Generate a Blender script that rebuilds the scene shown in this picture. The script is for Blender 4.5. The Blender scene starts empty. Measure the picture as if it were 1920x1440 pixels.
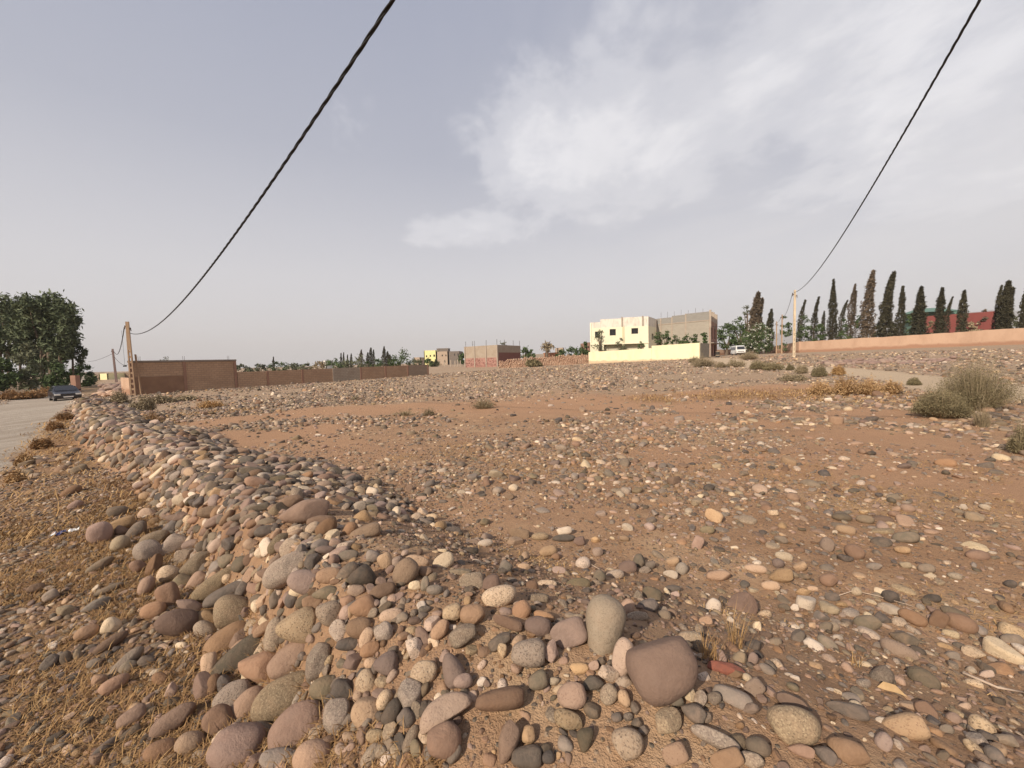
import bpy, bmesh, math, random
import numpy as np
from mathutils import Vector, Matrix

random.seed(7)
RNG = np.random.default_rng(7)
sc = bpy.context.scene
COL = sc.collection

# ------------------------------------------------------------------ camera
EYE = np.array([0.0, 0.0, 1.9])
FPX = 721.0
PITCH, ROLL = math.radians(3.5), math.radians(1.55)
CF = np.array([0, math.cos(PITCH), -math.sin(PITCH)])
_U0 = np.array([0, math.sin(PITCH), math.cos(PITCH)])
_R0 = np.array([1.0, 0, 0])
CR = math.cos(ROLL) * _R0 - math.sin(ROLL) * _U0
CU = math.sin(ROLL) * _R0 + math.cos(ROLL) * _U0
cam_d = bpy.data.cameras.new('camera')
cam = bpy.data.objects.new('camera', cam_d)
COL.objects.link(cam)
cam_d.sensor_fit = 'HORIZONTAL'
cam_d.sensor_width = 36.0
cam_d.lens = FPX / 1920.0 * 36.0
cam_d.clip_start = 0.05
cam_d.clip_end = 30000
m = Matrix.Identity(4)
for i in range(3):
    m[i][0] = CR[i]; m[i][1] = CU[i]; m[i][2] = -CF[i]; m[i][3] = EYE[i]
cam.matrix_world = m
sc.camera = cam

# ------------------------------------------------------------------ light
SUN_EL = math.radians(33)
SUN_AZ = math.radians(-139.5)          # compass-like, 0 = +Y, clockwise towards +X: behind and left
sdir = np.array([math.sin(SUN_AZ) * math.cos(SUN_EL), math.cos(SUN_AZ) * math.cos(SUN_EL), math.sin(SUN_EL)])
sun_d = bpy.data.lights.new('sun', 'SUN')
sun_d.energy = 5.0
sun_d.angle = math.radians(0.6)
sun_d.color = (1.0, 0.885, 0.735)
sun = bpy.data.objects.new('sun', sun_d)
COL.objects.link(sun)
sun.rotation_euler = Vector(sdir).to_track_quat('Z', 'Y').to_euler()
sun.location = (0, 0, 50)

w = bpy.data.worlds.new('World')
sc.world = w
w.use_nodes = True
nt = w.node_tree
nt.nodes.clear()


def N(tree, t, **kw):
    n = tree.nodes.new(t)
    for k, v in kw.items():
        if k == 'inp':
            for a, b in v.items():
                n.inputs[a].default_value = b
        else:
            setattr(n, k, v)
    return n


def mixc(tree, fac, a, b, blend='MIX'):
    n = tree.nodes.new('ShaderNodeMix')
    n.data_type = 'RGBA'
    n.blend_type = blend
    for sock, v in ((n.inputs[0], fac), (n.inputs[6], a), (n.inputs[7], b)):
        if isinstance(v, bpy.types.NodeSocket):
            tree.links.new(v, sock)
        elif isinstance(v, (int, float)):
            sock.default_value = v
        else:
            sock.default_value = (*v, 1)[:4]
    return n.outputs[2]


def math_n(tree, op, a, b=0.0, c=None, clamp=False):
    n = tree.nodes.new('ShaderNodeMath')
    n.operation = op
    n.use_clamp = clamp
    for i, v in enumerate((a, b, c)):
        if v is None:
            continue
        if isinstance(v, bpy.types.NodeSocket):
            tree.links.new(v, n.inputs[i])
        else:
            n.inputs[i].default_value = v
    return n.outputs[0]


def ramp(tree, fac, stops, interp='LINEAR'):
    n = tree.nodes.new('ShaderNodeValToRGB')
    tree.links.new(fac, n.inputs[0])
    cr = n.color_ramp
    cr.interpolation = interp
    while len(cr.elements) < len(stops):
        cr.elements.new(0.5)
    for e, (p, c) in zip(cr.elements, stops):
        e.position = p
        e.color = (c, c, c, 1) if isinstance(c, (int, float)) else (*c, 1)
    return n.outputs[0]


def noise_n(tree, vec, scale, detail=4, rough=0.55, dist=0.0):
    n = N(tree, 'ShaderNodeTexNoise', inp={'Scale': scale, 'Detail': detail, 'Roughness': rough, 'Distortion': dist})
    if vec is not None:
        tree.links.new(vec, n.inputs['Vector'])
    return n.outputs['Fac']


def build_sky():
    L = nt.links
    sky = N(nt, 'ShaderNodeTexSky', sky_type='NISHITA')
    sky.sun_disc = False
    sky.sun_elevation = SUN_EL
    sky.sun_rotation = SUN_AZ % (2 * math.pi)
    sky.air_density = 1.0
    sky.dust_density = 4.0
    sky.ozone_density = 1.0
    tc = N(nt, 'ShaderNodeTexCoord')
    sep = N(nt, 'ShaderNodeSeparateXYZ')
    L.new(tc.outputs['Generated'], sep.inputs[0])
    z = sep.outputs[2]
    # hazy veil by elevation (dusty air): units = radiance * 10 (background strength 0.1)
    veil = ramp(nt, math_n(nt, 'MULTIPLY_ADD', z, 0.5, 0.5), [(0.0, (4.9, 4.5, 4.2)), (0.5, (7.15, 6.95, 7.05)), (0.60, (6.4, 6.3, 6.6)), (0.72, (4.25, 4.4, 5.15)), (0.88, (3.1, 3.4, 4.5)), (1.0, (2.7, 3.05, 4.2))])
    veil_n = veil.node
    base = mixc(nt, 0.86, sky.outputs[0], veil)
    # clouds on a plane overhead
    zz = math_n(nt, 'ADD', math_n(nt, 'MAXIMUM', z, 0.0), 0.16)
    cx = math_n(nt, 'DIVIDE', sep.outputs[0], zz)
    cy = math_n(nt, 'DIVIDE', sep.outputs[1], zz)
    comb = N(nt, 'ShaderNodeCombineXYZ')
    L.new(cx, comb.inputs[0]); L.new(cy, comb.inputs[1])
    mp = N(nt, 'ShaderNodeMapping')
    mp.inputs['Rotation'].default_value = (0, 0, math.radians(28))
    mp.inputs['Scale'].default_value = (1.05, 0.85, 1)
    L.new(comb.outputs[0], mp.inputs[0])
    n1 = noise_n(nt, mp.outputs[0], 2.3, 9, 0.58, 0.25)
    n2 = noise_n(nt, mp.outputs[0], 1.3, 7, 0.6, 0.6)
    n3 = noise_n(nt, mp.outputs[0], 5.0, 6, 0.6, 0.4)
    puff = math_n(nt, 'ADD', math_n(nt, 'MULTIPLY', n1, 0.75), math_n(nt, 'MULTIPLY', n3, 0.25))

    def blob(bx, by, rx, ry):
        dx = math_n(nt, 'DIVIDE', math_n(nt, 'SUBTRACT', cx, bx), rx)
        dy = math_n(nt, 'DIVIDE', math_n(nt, 'SUBTRACT', cy, by), ry)
        d2 = math_n(nt, 'ADD', math_n(nt, 'MULTIPLY', dx, dx), math_n(nt, 'MULTIPLY', dy, dy))
        return math_n(nt, 'EXPONENT', math_n(nt, 'MULTIPLY', d2, -1.0))
    # cumulus veil ahead; thin sheet to the right (west of the plot)
    A = blob(0.36, 1.42, 0.55, 0.50)
    B = blob(-0.24, 2.0, 0.34, 0.25)
    C = blob(1.55, 1.15, 0.95, 0.75)
    D = blob(0.85, 1.00, 0.40, 0.60)
    cov = math_n(nt, 'MAXIMUM', math_n(nt, 'MAXIMUM', A, math_n(nt, 'MULTIPLY', B, 0.8)), math_n(nt, 'MAXIMUM', math_n(nt, 'MULTIPLY', C, 0.85), math_n(nt, 'MULTIPLY', D, 0.95)))
    dens = math_n(nt, 'ADD', puff, math_n(nt, 'MULTIPLY_ADD', cov, 0.42, -0.30))
    cl = ramp(nt, dens, [(0.33, 0.0), (0.47, 0.5), (0.64, 1.0)], 'EASE')
    cl = math_n(nt, 'MULTIPLY', cl, 0.85)
    cloudc = mixc(nt, math_n(nt, 'MULTIPLY', n3, 1.0), (6.9, 6.9, 7.3), (8.6, 8.5, 8.7))
    c1 = mixc(nt, cl, base, cloudc)
    # broad thin sheet on the right, warm grey
    sheet = math_n(nt, 'MULTIPLY', math_n(nt, 'MULTIPLY_ADD', n2, 2.4, -0.75, clamp=True), ramp(nt, math_n(nt, 'MULTIPLY_ADD', sep.outputs[0], 0.5, 0.5), [(0.42, 0.05), (0.72, 0.75)]))
    c2 = mixc(nt, math_n(nt, 'MULTIPLY', sheet, 0.75), c1, (6.7, 6.6, 6.75))
    bg = N(nt, 'ShaderNodeBackground', inp={'Strength': 0.1})
    L.new(c2, bg.inputs[0])
    out = N(nt, 'ShaderNodeOutputWorld')
    L.new(bg.outputs[0], out.inputs[0])


build_sky()
sc.view_settings.view_transform = 'Standard'
sc.view_settings.look = 'None'
sc.view_settings.exposure = 0.22
sc.view_settings.gamma = 1.0
sc.view_settings.use_curve_mapping = False
sc.render.engine = 'CYCLES'
sc.cycles.max_bounces = 5
sc.cycles.diffuse_bounces = 3
sc.cycles.glossy_bounces = 2
sc.cycles.transparent_max_bounces = 4
sc.cycles.use_denoising = True


# ------------------------------------------------------------------ geometry of the photograph -> world
def ray(px, py):
    px = np.asarray(px, float)[..., None]; py = np.asarray(py, float)[..., None]
    return CF + (px - 960) / FPX * CR - (py - 720) / FPX * CU


def P(px, py, d):
    v = ray(px, py)
    return EYE + v * (d / v[1])


def vhash(ix, iy, seed):
    h = (ix.astype(np.int64) * 374761393 + iy.astype(np.int64) * 668265263 + seed * 1442695041) & 0xFFFFFFFF
    h = ((h ^ (h >> 13)) * 1274126177) & 0xFFFFFFFF
    return ((h ^ (h >> 16)) & 0xFFFF) / 65535.0


def vnoise(x, y, seed=0):
    xi = np.floor(x); yi = np.floor(y)
    fx = x - xi; fy = y - yi
    fx = fx * fx * fx * (fx * (fx * 6 - 15) + 10); fy = fy * fy * fy * (fy * (fy * 6 - 15) + 10)
    a = vhash(xi, yi, seed); b = vhash(xi + 1, yi, seed); c = vhash(xi, yi + 1, seed); d = vhash(xi + 1, yi + 1, seed)
    return (a * (1 - fx) + b * fx) * (1 - fy) + (c * (1 - fx) + d * fx) * fy


def fbm(x, y, oct=4, seed=0, gain=0.5):
    s = 0; a = 1; t = 0
    for o in range(oct):
        s = s + a * vnoise(x * 2 ** o + 17.3 * o, y * 2 ** o - 9.1 * o, seed + o); t += a; a *= gain
    return s / t


def sstep(a, b, x):
    t = np.clip((x - a) / (b - a), 0, 1)
    return t * t * (3 - 2 * t)


CTRL = np.array([
    (0, 2, 0), (0, 10, 0), (0, 18, 0), (-4.5, 7, 0), (-12, 13, -.05), (-6, -1, -.15), (-10, 7.6, -.15), (3, 3, .02), (8, 5, .08), (12, 10, .22), (20, 20, .5), (6, -3, .1), (0, -6, 0),
    (-32.7, 33.1, -.2), (-27.8, 38.9, -.1), (-12.4, 57, .06), (-1.9, 70, .6), (14.5, 74, 1.08), (26, 53, 1.45), (29, 40, 1.4), (59, 79, 1.9), (70, 53, 2.25),
    (-9.6, 80, .57), (-42, 36, -.65), (-30, 26.5, -.3), (-77, 74, -.05), (-80, 40, -.5), (-20, 0, -.3), (40, 10, .9), (60, 20, 1.6), (0, 110, 1.1), (-60, 120, .3), (60, 120, 2.0), (120, 60, 2.9), (0, 190, 1.3), (-120, 150, .2), (140, 150, 2.6), (0, -60, 0), (-120, -10, -.6), (120, -10, 2.4)], float)


def _rbf_fit(c, z):
    r = np.linalg.norm(c[:, None] - c[None], axis=2)
    n = len(c)
    A = np.zeros((n + 3, n + 3))
    A[:n, :n] = r + np.eye(n) * -0.6
    A[:n, n] = 1; A[:n, n + 1:] = c; A[n, :n] = 1; A[n + 1:, :n] = c.T
    return np.linalg.solve(A, np.concatenate([z, np.zeros(3)]))


_W = _rbf_fit(CTRL[:, :2], CTRL[:, 2])
BERM = np.array([(3.2, -.9), (2.6, -.25), (1.75, .5), (.95, 1.2), (.35, 1.68), (-.2, 1.95), (-.8, 2.45), (-1.55, 3.2), (-4.7, 5.95), (-12.2, 11.7), (-25.3, 23.0), (-27.2, 24.8)], float)
_BS = np.concatenate([[0], np.cumsum(np.linalg.norm(np.diff(BERM, axis=0), axis=1))])
S_CORNER = _BS[5]


def berm_sq(x, y):
    """arc length along the bank's crest and signed distance from it (positive on the road / camera side)."""
    best = np.full(x.shape, 1e9); q = np.zeros(x.shape); s = np.zeros(x.shape)
    for i in range(len(BERM) - 1):
        a, b = BERM[i], BERM[i + 1]
        d = b - a; L = np.hypot(*d); d = d / L
        t = np.clip((x - a[0]) * d[0] + (y - a[1]) * d[1], 0, L)
        dx = x - a[0] - t * d[0]; dy = y - a[1] - t * d[1]
        dist = np.hypot(dx, dy)
        sg = np.sign(d[0] * dy - d[1] * dx)
        up = dist < best
        best = np.where(up, dist, best); q = np.where(up, dist * np.where(sg == 0, 1, sg), q); s = np.where(up, _BS[i] + t, s)
    return s, q


def berm_h(s, q):
    k = sstep(S_CORNER - .25, S_CORNER + 1.2, s)           # 0 on the arm beside the camera, 1 on the long bank
    H = .57 + .03 * np.sin(s * 1.7) * k - .15 * sstep(S_CORNER + 1.0, S_CORNER + 6.5, s)
    H = H * sstep(_BS[-1] + .3, _BS[-1] - 2.5, s)
    w0 = .30
    outer = 1 - sstep(w0, w0 + .48, q) * k - (1 - k) * np.clip((q - .1) / 1.9, 0, 1) ** 1.15
    iq = np.clip((-q - .02) / (1.75 + .25 * np.sin(s * .8)), 0, 1)
    inner = 1 - (.55 * sstep(0, 1, iq) + .45 * iq)
    return H * np.where(q > 0, np.clip(outer, 0, 1), np.clip(inner, 0, 1))


def road_r(x, y):
    return .68 * x + .74 * y


def ground(x, y, micro=True):
    x = np.asarray(x, float); y = np.asarray(y, float)
    sh = x.shape
    x = x.ravel(); y = y.ravel()
    r = np.hypot(x, y)
    k = np.minimum(1, 170 / np.maximum(r, 1e-6))
    X = x * k; Y = y * k
    z = np.zeros_like(X)
    for c, wt in zip(CTRL, _W[:-3]):
        z += wt * np.hypot(X - c[0], Y - c[1])
    z += _W[-3] + _W[-2] * X + _W[-1] * Y
    s, q = berm_sq(x, y)
    z += berm_h(s, q)
    # verge dips towards the road, the road itself is a little sunk
    rr = road_r(x, y)
    road = sstep(-1.0, -1.5, rr) * sstep(-5.8, -5.2, rr)
    z -= .07 * road
    # low rough bank beyond the road
    z += .75 * sstep(-5.9, -7.6, rr) * (.5 + .9 * fbm(x * .35, y * .35, 3, 31)) * sstep(8, 22, y)
    if micro:
        f = 1 - road * .75
        z += f * (.10 * (fbm(x * .33, y * .33, 3, 5) - .5) + .055 * (fbm(x * 1.3, y * 1.3, 3, 9) - .5) * sstep(40, 10, r) + .022 * (fbm(x * 7, y * 7, 3, 3) - .5) * sstep(14, 5, r))
    return z.reshape(sh)


def G(px, d):
    """ground point in the picture column px at distance d"""
    v = ray(px, 690.0)
    x = v[0] * d / v[1]
    return np.array([x, d, float(ground(np.array([x]), np.array([d]))[0])])


def hit(px, py):
    """first ground points seen at pixels (vectorised ray march)"""
    v = ray(px, py).reshape(-1, 3)
    t = np.full(len(v), .35)
    prev = t.copy()
    done = np.zeros(len(v), bool)
    for it in range(420):
        p = EYE + v * t[:, None]
        g = p[:, 2] - ground(p[:, 0], p[:, 1])
        below = (g < 0) & ~done
        done |= below
        step = np.clip(g * .5, .01, 2.0) * (1 + t * .01)
        prev = np.where(done, prev, t)
        t = np.where(done, t, t + step)
        if done.all() or t.min() > 400:
            break
    lo, hi = prev, t
    for it in range(24):
        mid = (lo + hi) / 2
        p = EYE + v * mid[:, None]
        g = p[:, 2] - ground(p[:, 0], p[:, 1])
        lo = np.where(g > 0, mid, lo); hi = np.where(g > 0, hi, mid)
    return EYE + v * hi[:, None], hi, v


# ------------------------------------------------------------------ mesh helpers
class MB:
    def __init__(self):
        self.v = []; self.f = []; self.m = []; self.mi = 0

    def add(self, vs, fs):
        o = len(self.v)
        self.v.extend([tuple(map(float, p)) for p in vs])
        self.f.extend([tuple(i + o for i in f) for f in fs])
        self.m.extend([self.mi] * len(fs))

    def box(self, lo, hi, M=None):
        x0, y0, z0 = lo; x1, y1, z1 = hi
        vs = [(x0, y0, z0), (x1, y0, z0), (x1, y1, z0), (x0, y1, z0), (x0, y0, z1), (x1, y0, z1), (x1, y1, z1), (x0, y1, z1)]
        if M is not None:
            vs = [tuple(M @ Vector(p)) for p in vs]
        self.add(vs, [(0, 3, 2, 1), (4, 5, 6, 7), (0, 1, 5, 4), (1, 2, 6, 5), (2, 3, 7, 6), (3, 0, 4, 7)])

    def tube(self, pts, radii, n=6, cap=True):
        pts = [np.array(p, float) for p in pts]
        if not hasattr(radii, '__len__'):
            radii = [radii] * len(pts)
        vs = []; fs = []
        for i, p in enumerate(pts):
            t = pts[min(i + 1, len(pts) - 1)] - pts[max(i - 1, 0)]
            t = t / (np.linalg.norm(t) + 1e-9)
            a = np.cross(t, (0, 0, 1.0) if abs(t[2]) < .9 else (1.0, 0, 0)); a /= np.linalg.norm(a)
            b = np.cross(t, a)
            for k in range(n):
                an = 2 * math.pi * k / n
                vs.append(p + radii[i] * (a * math.cos(an) + b * math.sin(an)))
        for i in range(len(pts) - 1):
            for k in range(n):
                k2 = (k + 1) % n
                fs.append((i * n + k, i * n + k2, (i + 1) * n + k2, (i + 1) * n + k))
        if cap:
            fs.append(tuple(range(n - 1, -1, -1))); fs.append(tuple((len(pts) - 1) * n + k for k in range(n)))
        self.add(vs, fs)

    def build(self, name, mat, parent=None, smooth=False, bevel=0):
        me = bpy.data.meshes.new(name)
        me.from_pydata(self.v, [], self.f)
        mats = mat if isinstance(mat, (list, tuple)) else [mat]
        for x in mats:
            me.materials.append(x)
        if len(mats) > 1:
            me.polygons.foreach_set('material_index', self.m)
        if smooth:
            me.polygons.foreach_set('use_smooth', [True] * len(me.polygons))
        me.update()
        o = bpy.data.objects.new(name, me)
        COL.objects.link(o)
        if parent is not None:
            o.parent = parent
        if bevel:
            b = o.modifiers.new('edge', 'BEVEL'); b.width = bevel; b.segments = 2; b.limit_method = 'ANGLE'
        return o


def np_mesh(name, V, F, mat, parent=None, smooth=False):
    """fast mesh from numpy arrays; F is (n,3) or (n,4)"""
    me = bpy.data.meshes.new(name)
    k = F.shape[1]
    me.vertices.add(len(V)); me.vertices.foreach_set('co', V.astype(np.float32).ravel())
    me.loops.add(F.size); me.loops.foreach_set('vertex_index', F.astype(np.int32).ravel())
    me.polygons.add(len(F)); me.polygons.foreach_set('loop_start', np.arange(0, F.size, k, dtype=np.int32)); me.polygons.foreach_set('loop_total', np.full(len(F), k, np.int32))
    if smooth:
        me.polygons.foreach_set('use_smooth', np.ones(len(F), bool))
    me.update(calc_edges=True)
    me.validate()
    if mat is not None:
        for x in (mat if isinstance(mat, (list, tuple)) else [mat]):
            me.materials.append(x)
    o = bpy.data.objects.new(name, me)
    COL.objects.link(o)
    if parent is not None:
        o.parent = parent
    return o


def tag(o, label=None, cat=None, group=None, kind=None):
    if label:
        o['label'] = label
        if not kind and cat: kind = 'thing'
    if cat: o['category'] = cat
    if group: o['group'] = group
    if kind: o['kind'] = kind
    return o


def empty(name, loc, rz=0.0, label=None, cat=None, group=None):
    o = bpy.data.objects.new(name, None)
    COL.objects.link(o)
    o.location = tuple(map(float, loc)); o.rotation_euler = (0, 0, rz)
    o['kind'] = 'thing'
    o.empty_display_size = .2
    return tag(o, label, cat, group)


def copy_tree(o, parent=None):
    c = o.copy()
    COL.objects.link(c)
    if parent is not None:
        c.parent = parent
    for ch in o.children:
        copy_tree(ch, c)
    return c


# ------------------------------------------------------------------ materials
def new_mat(name, rough=.9, spec=.25):
    mt = bpy.data.materials.new(name)
    mt.use_nodes = True
    t = mt.node_tree
    b = t.nodes['Principled BSDF']
    b.inputs['Roughness'].default_value = rough
    b.inputs['Specular IOR Level'].default_value = spec
    return mt, t, b


def bump(t, b, h, strength, dist):
    n = N(t, 'ShaderNodeBump', inp={'Strength': strength, 'Distance': dist})
    t.links.new(h, n.inputs['Height'])
    t.links.new(n.outputs[0], b.inputs['Normal'])


def plain(name, c, c2=None, scale=3.0, rough=.85, bumps=.2, spec=.25, metal=0, detail=5):
    mt, t, b = new_mat(name, rough, spec)
    b.inputs['Metallic'].default_value = metal
    g = N(t, 'ShaderNodeNewGeometry')
    n = noise_n(t, g.outputs['Position'], scale, detail, .6)
    c2 = c2 or tuple(x * .75 for x in c)
    f = ramp(t, n, [(.32, 0.0), (.68, 1.0)])
    t.links.new(mixc(t, f, c, c2), b.inputs['Base Color'])
    if bumps:
        bump(t, b, noise_n(t, g.outputs['Position'], scale * 12, 3), bumps, .02)
    return mt


SOIL = (.36, .225, .142)


def stone_mat(name, c1, c2, speck=None, speck_amt=0.0, light=None, light_amt=0.0, sscale=130, rough=.82, dust=.35, bmp=.5):
    wm = lambda c: None if c is None else (c[0] * .80, c[1] * .715, c[2] * .62)
    c1, c2, speck, light = wm(c1), wm(c2), wm(speck), wm(light)
    sscale *= 1.3
    mt, t, b = new_mat(name, rough, .3)
    g = N(t, 'ShaderNodeNewGeometry')
    oi = N(t, 'ShaderNodeObjectInfo')
    off = N(t, 'ShaderNodeVectorMath', operation='MULTIPLY_ADD')
    t.links.new(oi.outputs['Random'], off.inputs[0])
    off.inputs[1].default_value = (37, 91, 53)
    t.links.new(g.outputs['Position'], off.inputs[2])
    v = off.outputs[0]
    big = noise_n(t, v, 14, 7, .68, .5)
    col = mixc(t, ramp(t, big, [(.35, 0.0), (.65, 1.0)]), c1, c2)
    if speck:
        # each mineral grain is one cell of a fine voronoi
        vo = N(t, 'ShaderNodeTexVoronoi', inp={'Scale': sscale})
        t.links.new(v, vo.inputs['Vector'])
        sepc = N(t, 'ShaderNodeSeparateColor')
        t.links.new(vo.outputs['Color'], sepc.inputs[0])
        cl = noise_n(t, v, 25, 2)
        thr = math_n(t, 'MULTIPLY_ADD', cl, .5, speck_amt - .25)
        isd = math_n(t, 'LESS_THAN', sepc.outputs[0], thr)
        col = mixc(t, math_n(t, 'MULTIPLY', isd, math_n(t, 'MULTIPLY_ADD', sepc.outputs[2], .6, .2)), col, speck)
        if light:
            isl = math_n(t, 'LESS_THAN', sepc.outputs[1], light_amt)
            col = mixc(t, math_n(t, 'MULTIPLY', isl, .7), col, light)
    else:
        fine = noise_n(t, v, 90, 3, .6)
        col = mixc(t, math_n(t, 'MULTIPLY_ADD', fine, .5, -.05, clamp=True), col, tuple(x * .62 for x in c1))
    col = mixc(t, .16, col, SOIL)
    d = noise_n(t, v, 17, 6, .65, .5)
    col = mixc(t, math_n(t, 'MULTIPLY', ramp(t, d, [(.42, 0.0), (.66, 1.0)]), dust), col, SOIL)
    # each stone its own value
    val = math_n(t, 'MULTIPLY_ADD', oi.outputs['Random'], .75, .55)
    hsv = N(t, 'ShaderNodeHueSaturation')
    t.links.new(col, hsv.inputs['Color']); t.links.new(val, hsv.inputs['Value'])
    r2 = math_n(t, 'FRACT', math_n(t, 'MULTIPLY', oi.outputs['Random'], 17.13))
    t.links.new(math_n(t, 'MULTIPLY_ADD', r2, .35, .72), hsv.inputs['Saturation'])
    t.links.new(math_n(t, 'MULTIPLY_ADD', r2, .012, .494), hsv.inputs['Hue'])
    t.links.new(hsv.outputs[0], b.inputs['Base Color'])
    h = math_n(t, 'ADD', noise_n(t, v, 75, 6, .7), math_n(t, 'MULTIPLY', big, 1.5))
    bump(t, b, h, bmp, .017)
    return mt


SM = {
    'R': stone_mat('red sandstone', (.36, .215, .14), (.28, .165, .11), dust=.25),
    'D': stone_mat('dark slate', (.10, .098, .09), (.075, .075, .072), dust=.30, rough=.7),
    'G': stone_mat('grey stone', (.235, .205, .165), (.185, .165, .135), dust=.30),
    'B': stone_mat('brown stone', (.31, .20, .135), (.24, .155, .11), dust=.3),
    'Y': stone_mat('green grey stone', (.175, .165, .12), (.14, .135, .105), dust=.28),
    'P': stone_mat('pink stone', (.42, .295, .225), (.36, .24, .18), speck=(.24, .15, .11), speck_amt=.12, sscale=170, dust=.3),
    'T': stone_mat('tan stone', (.52, .375, .25), (.43, .30, .195), speck=(.22, .13, .08), speck_amt=.10, sscale=170, dust=.25),
    'S': stone_mat('pale speckled granite', (.60, .48, .345), (.50, .385, .275), speck=(.09, .075, .06), speck_amt=.27, light=(.62, .52, .40), light_amt=.25, sscale=150, dust=.2),
    'K': stone_mat('grey speckled granite', (.30, .25, .185), (.25, .205, .15), speck=(.10, .088, .07), speck_amt=.28, light=(.44, .38, .28), light_amt=.2, sscale=170, dust=.25),
    'W': stone_mat('whitish stone', (.74, .65, .51), (.64, .54, .41), speck=(.3, .25, .2), speck_amt=.10, sscale=150, dust=.15),
}
SM['C'] = stone_mat('soil clod', (.30, .18, .11), (.22, .13, .08), dust=.5, rough=.95)
SM['Q'] = stone_mat('smooth red brown boulder', (.41, .255, .165), (.33, .20, .13), dust=.2)
SM['U'] = stone_mat('upright grey boulder', (.34, .305, .25), (.28, .25, .20), speck=(.16, .14, .11), speck_amt=.2, sscale=220, dust=.15)
CODES = 'RDGBYPTSKWC'


# ------------------------------------------------------------------ ground sheet
def mask_line(x, y, pts, hw):
    """0..1 inside a band along a polyline of world points, hw half-width (scalar or per point)"""
    best = np.full(x.shape, 1e9)
    for i in range(len(pts) - 1):
        a = pts[i][:2]; b = pts[i + 1][:2]
        d = b - a; L = np.hypot(*d); d = d / L
        t = np.clip((x - a[0]) * d[0] + (y - a[1]) * d[1], 0, L)
        h = hw[i] + (hw[i + 1] - hw[i]) * t / L if hasattr(hw, '__len__') else hw
        best = np.minimum(best, np.hypot(x - a[0] - t * d[0], y - a[1] - t * d[1]) / h)
    return best


def pxpts(L):
    a = np.array(L, float)
    p, t, v = hit(a[:, 0], a[:, 1])
    return p


BARE = pxpts([(330, 800), (470, 785), (600, 770), (800, 764), (1000, 762), (1200, 752), (1380, 738), (1500, 728)])
BARE2 = pxpts([(350, 815), (520, 820), (700, 850)])
BARE3 = pxpts([(1250, 850), (1500, 860), (1750, 880), (1900, 905)])
STRAW1 = pxpts([(1290, 745), (1450, 740), (1600, 748), (1730, 752)])
STRAW2 = pxpts([(250, 790), (330, 780), (430, 772)])
STRAW3 = pxpts([(600, 716), (720, 712)])
TRACK = pxpts([(1340, 672), (1400, 684), (1480, 690), (1560, 694), (1680, 706), (1790, 722), (1900, 742)])
TRACK = np.concatenate([TRACK, TRACK[-1:] + np.array([[12, -6, 0.]])])


def masks(x, y):
    wob = (fbm(x * .25, y * .25, 3, 77) - .5)
    wob2 = (fbm(x * 1.1, y * 1.1, 3, 78) - .5)
    rr = road_r(x, y) + wob * .6 + wob2 * .5
    road = sstep(-1.0, -1.5, rr) * sstep(-5.8, -5.2, rr)
    tr = 1 - sstep(.7, 1.05, mask_line(x, y, TRACK, 1.9) + wob * .5)
    bare = np.maximum(1 - sstep(.6, 1.2, mask_line(x, y, BARE, [1.2, 1.6, 2.0, 2.4, 2.6, 2.6, 2.6, 2.2]) + wob * .9 + wob2 * .5), .75 * (1 - sstep(.5, 1.2, mask_line(x, y, BARE2, 1.3) + wob * .8)))
    bare = np.maximum(bare, .9 * (1 - sstep(.5, 1.2, mask_line(x, y, BARE3, 1.5) + wob * 1.2)))
    bare = np.maximum(bare, sstep(.51, .60, fbm(x * .28 + 3, y * .28, 4, 66)) * sstep(3.5, 6, np.hypot(x, y)) * sstep(24, 16, np.hypot(x, y)))
    straw = np.maximum.reduce([1 - sstep(.4, 1.2, mask_line(x, y, STRAW1, 2.2) + wob * 1.2), .8 * (1 - sstep(.4, 1.1, mask_line(x, y, STRAW2, 1.5) + wob)), .6 * (1 - sstep(.4, 1.1, mask_line(x, y, STRAW3, 2.5) + wob))])
    straw = straw * np.clip(.25 + 2.2 * (fbm(x * .7 + 5, y * .7, 4, 47) - .33), .05, 1)
    s, q = berm_sq(x, y)
    on = (s > S_CORNER - .3) * sstep(.75, .95, q) * sstep(-1.9, -1.0, rr)
    verge = on * np.clip(.6 + 1.6 * (fbm(x * .9, y * .9, 3, 41) - .35), 0, 1)
    return road, tr, bare, np.clip(np.maximum(straw, verge), 0, 1)


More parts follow.
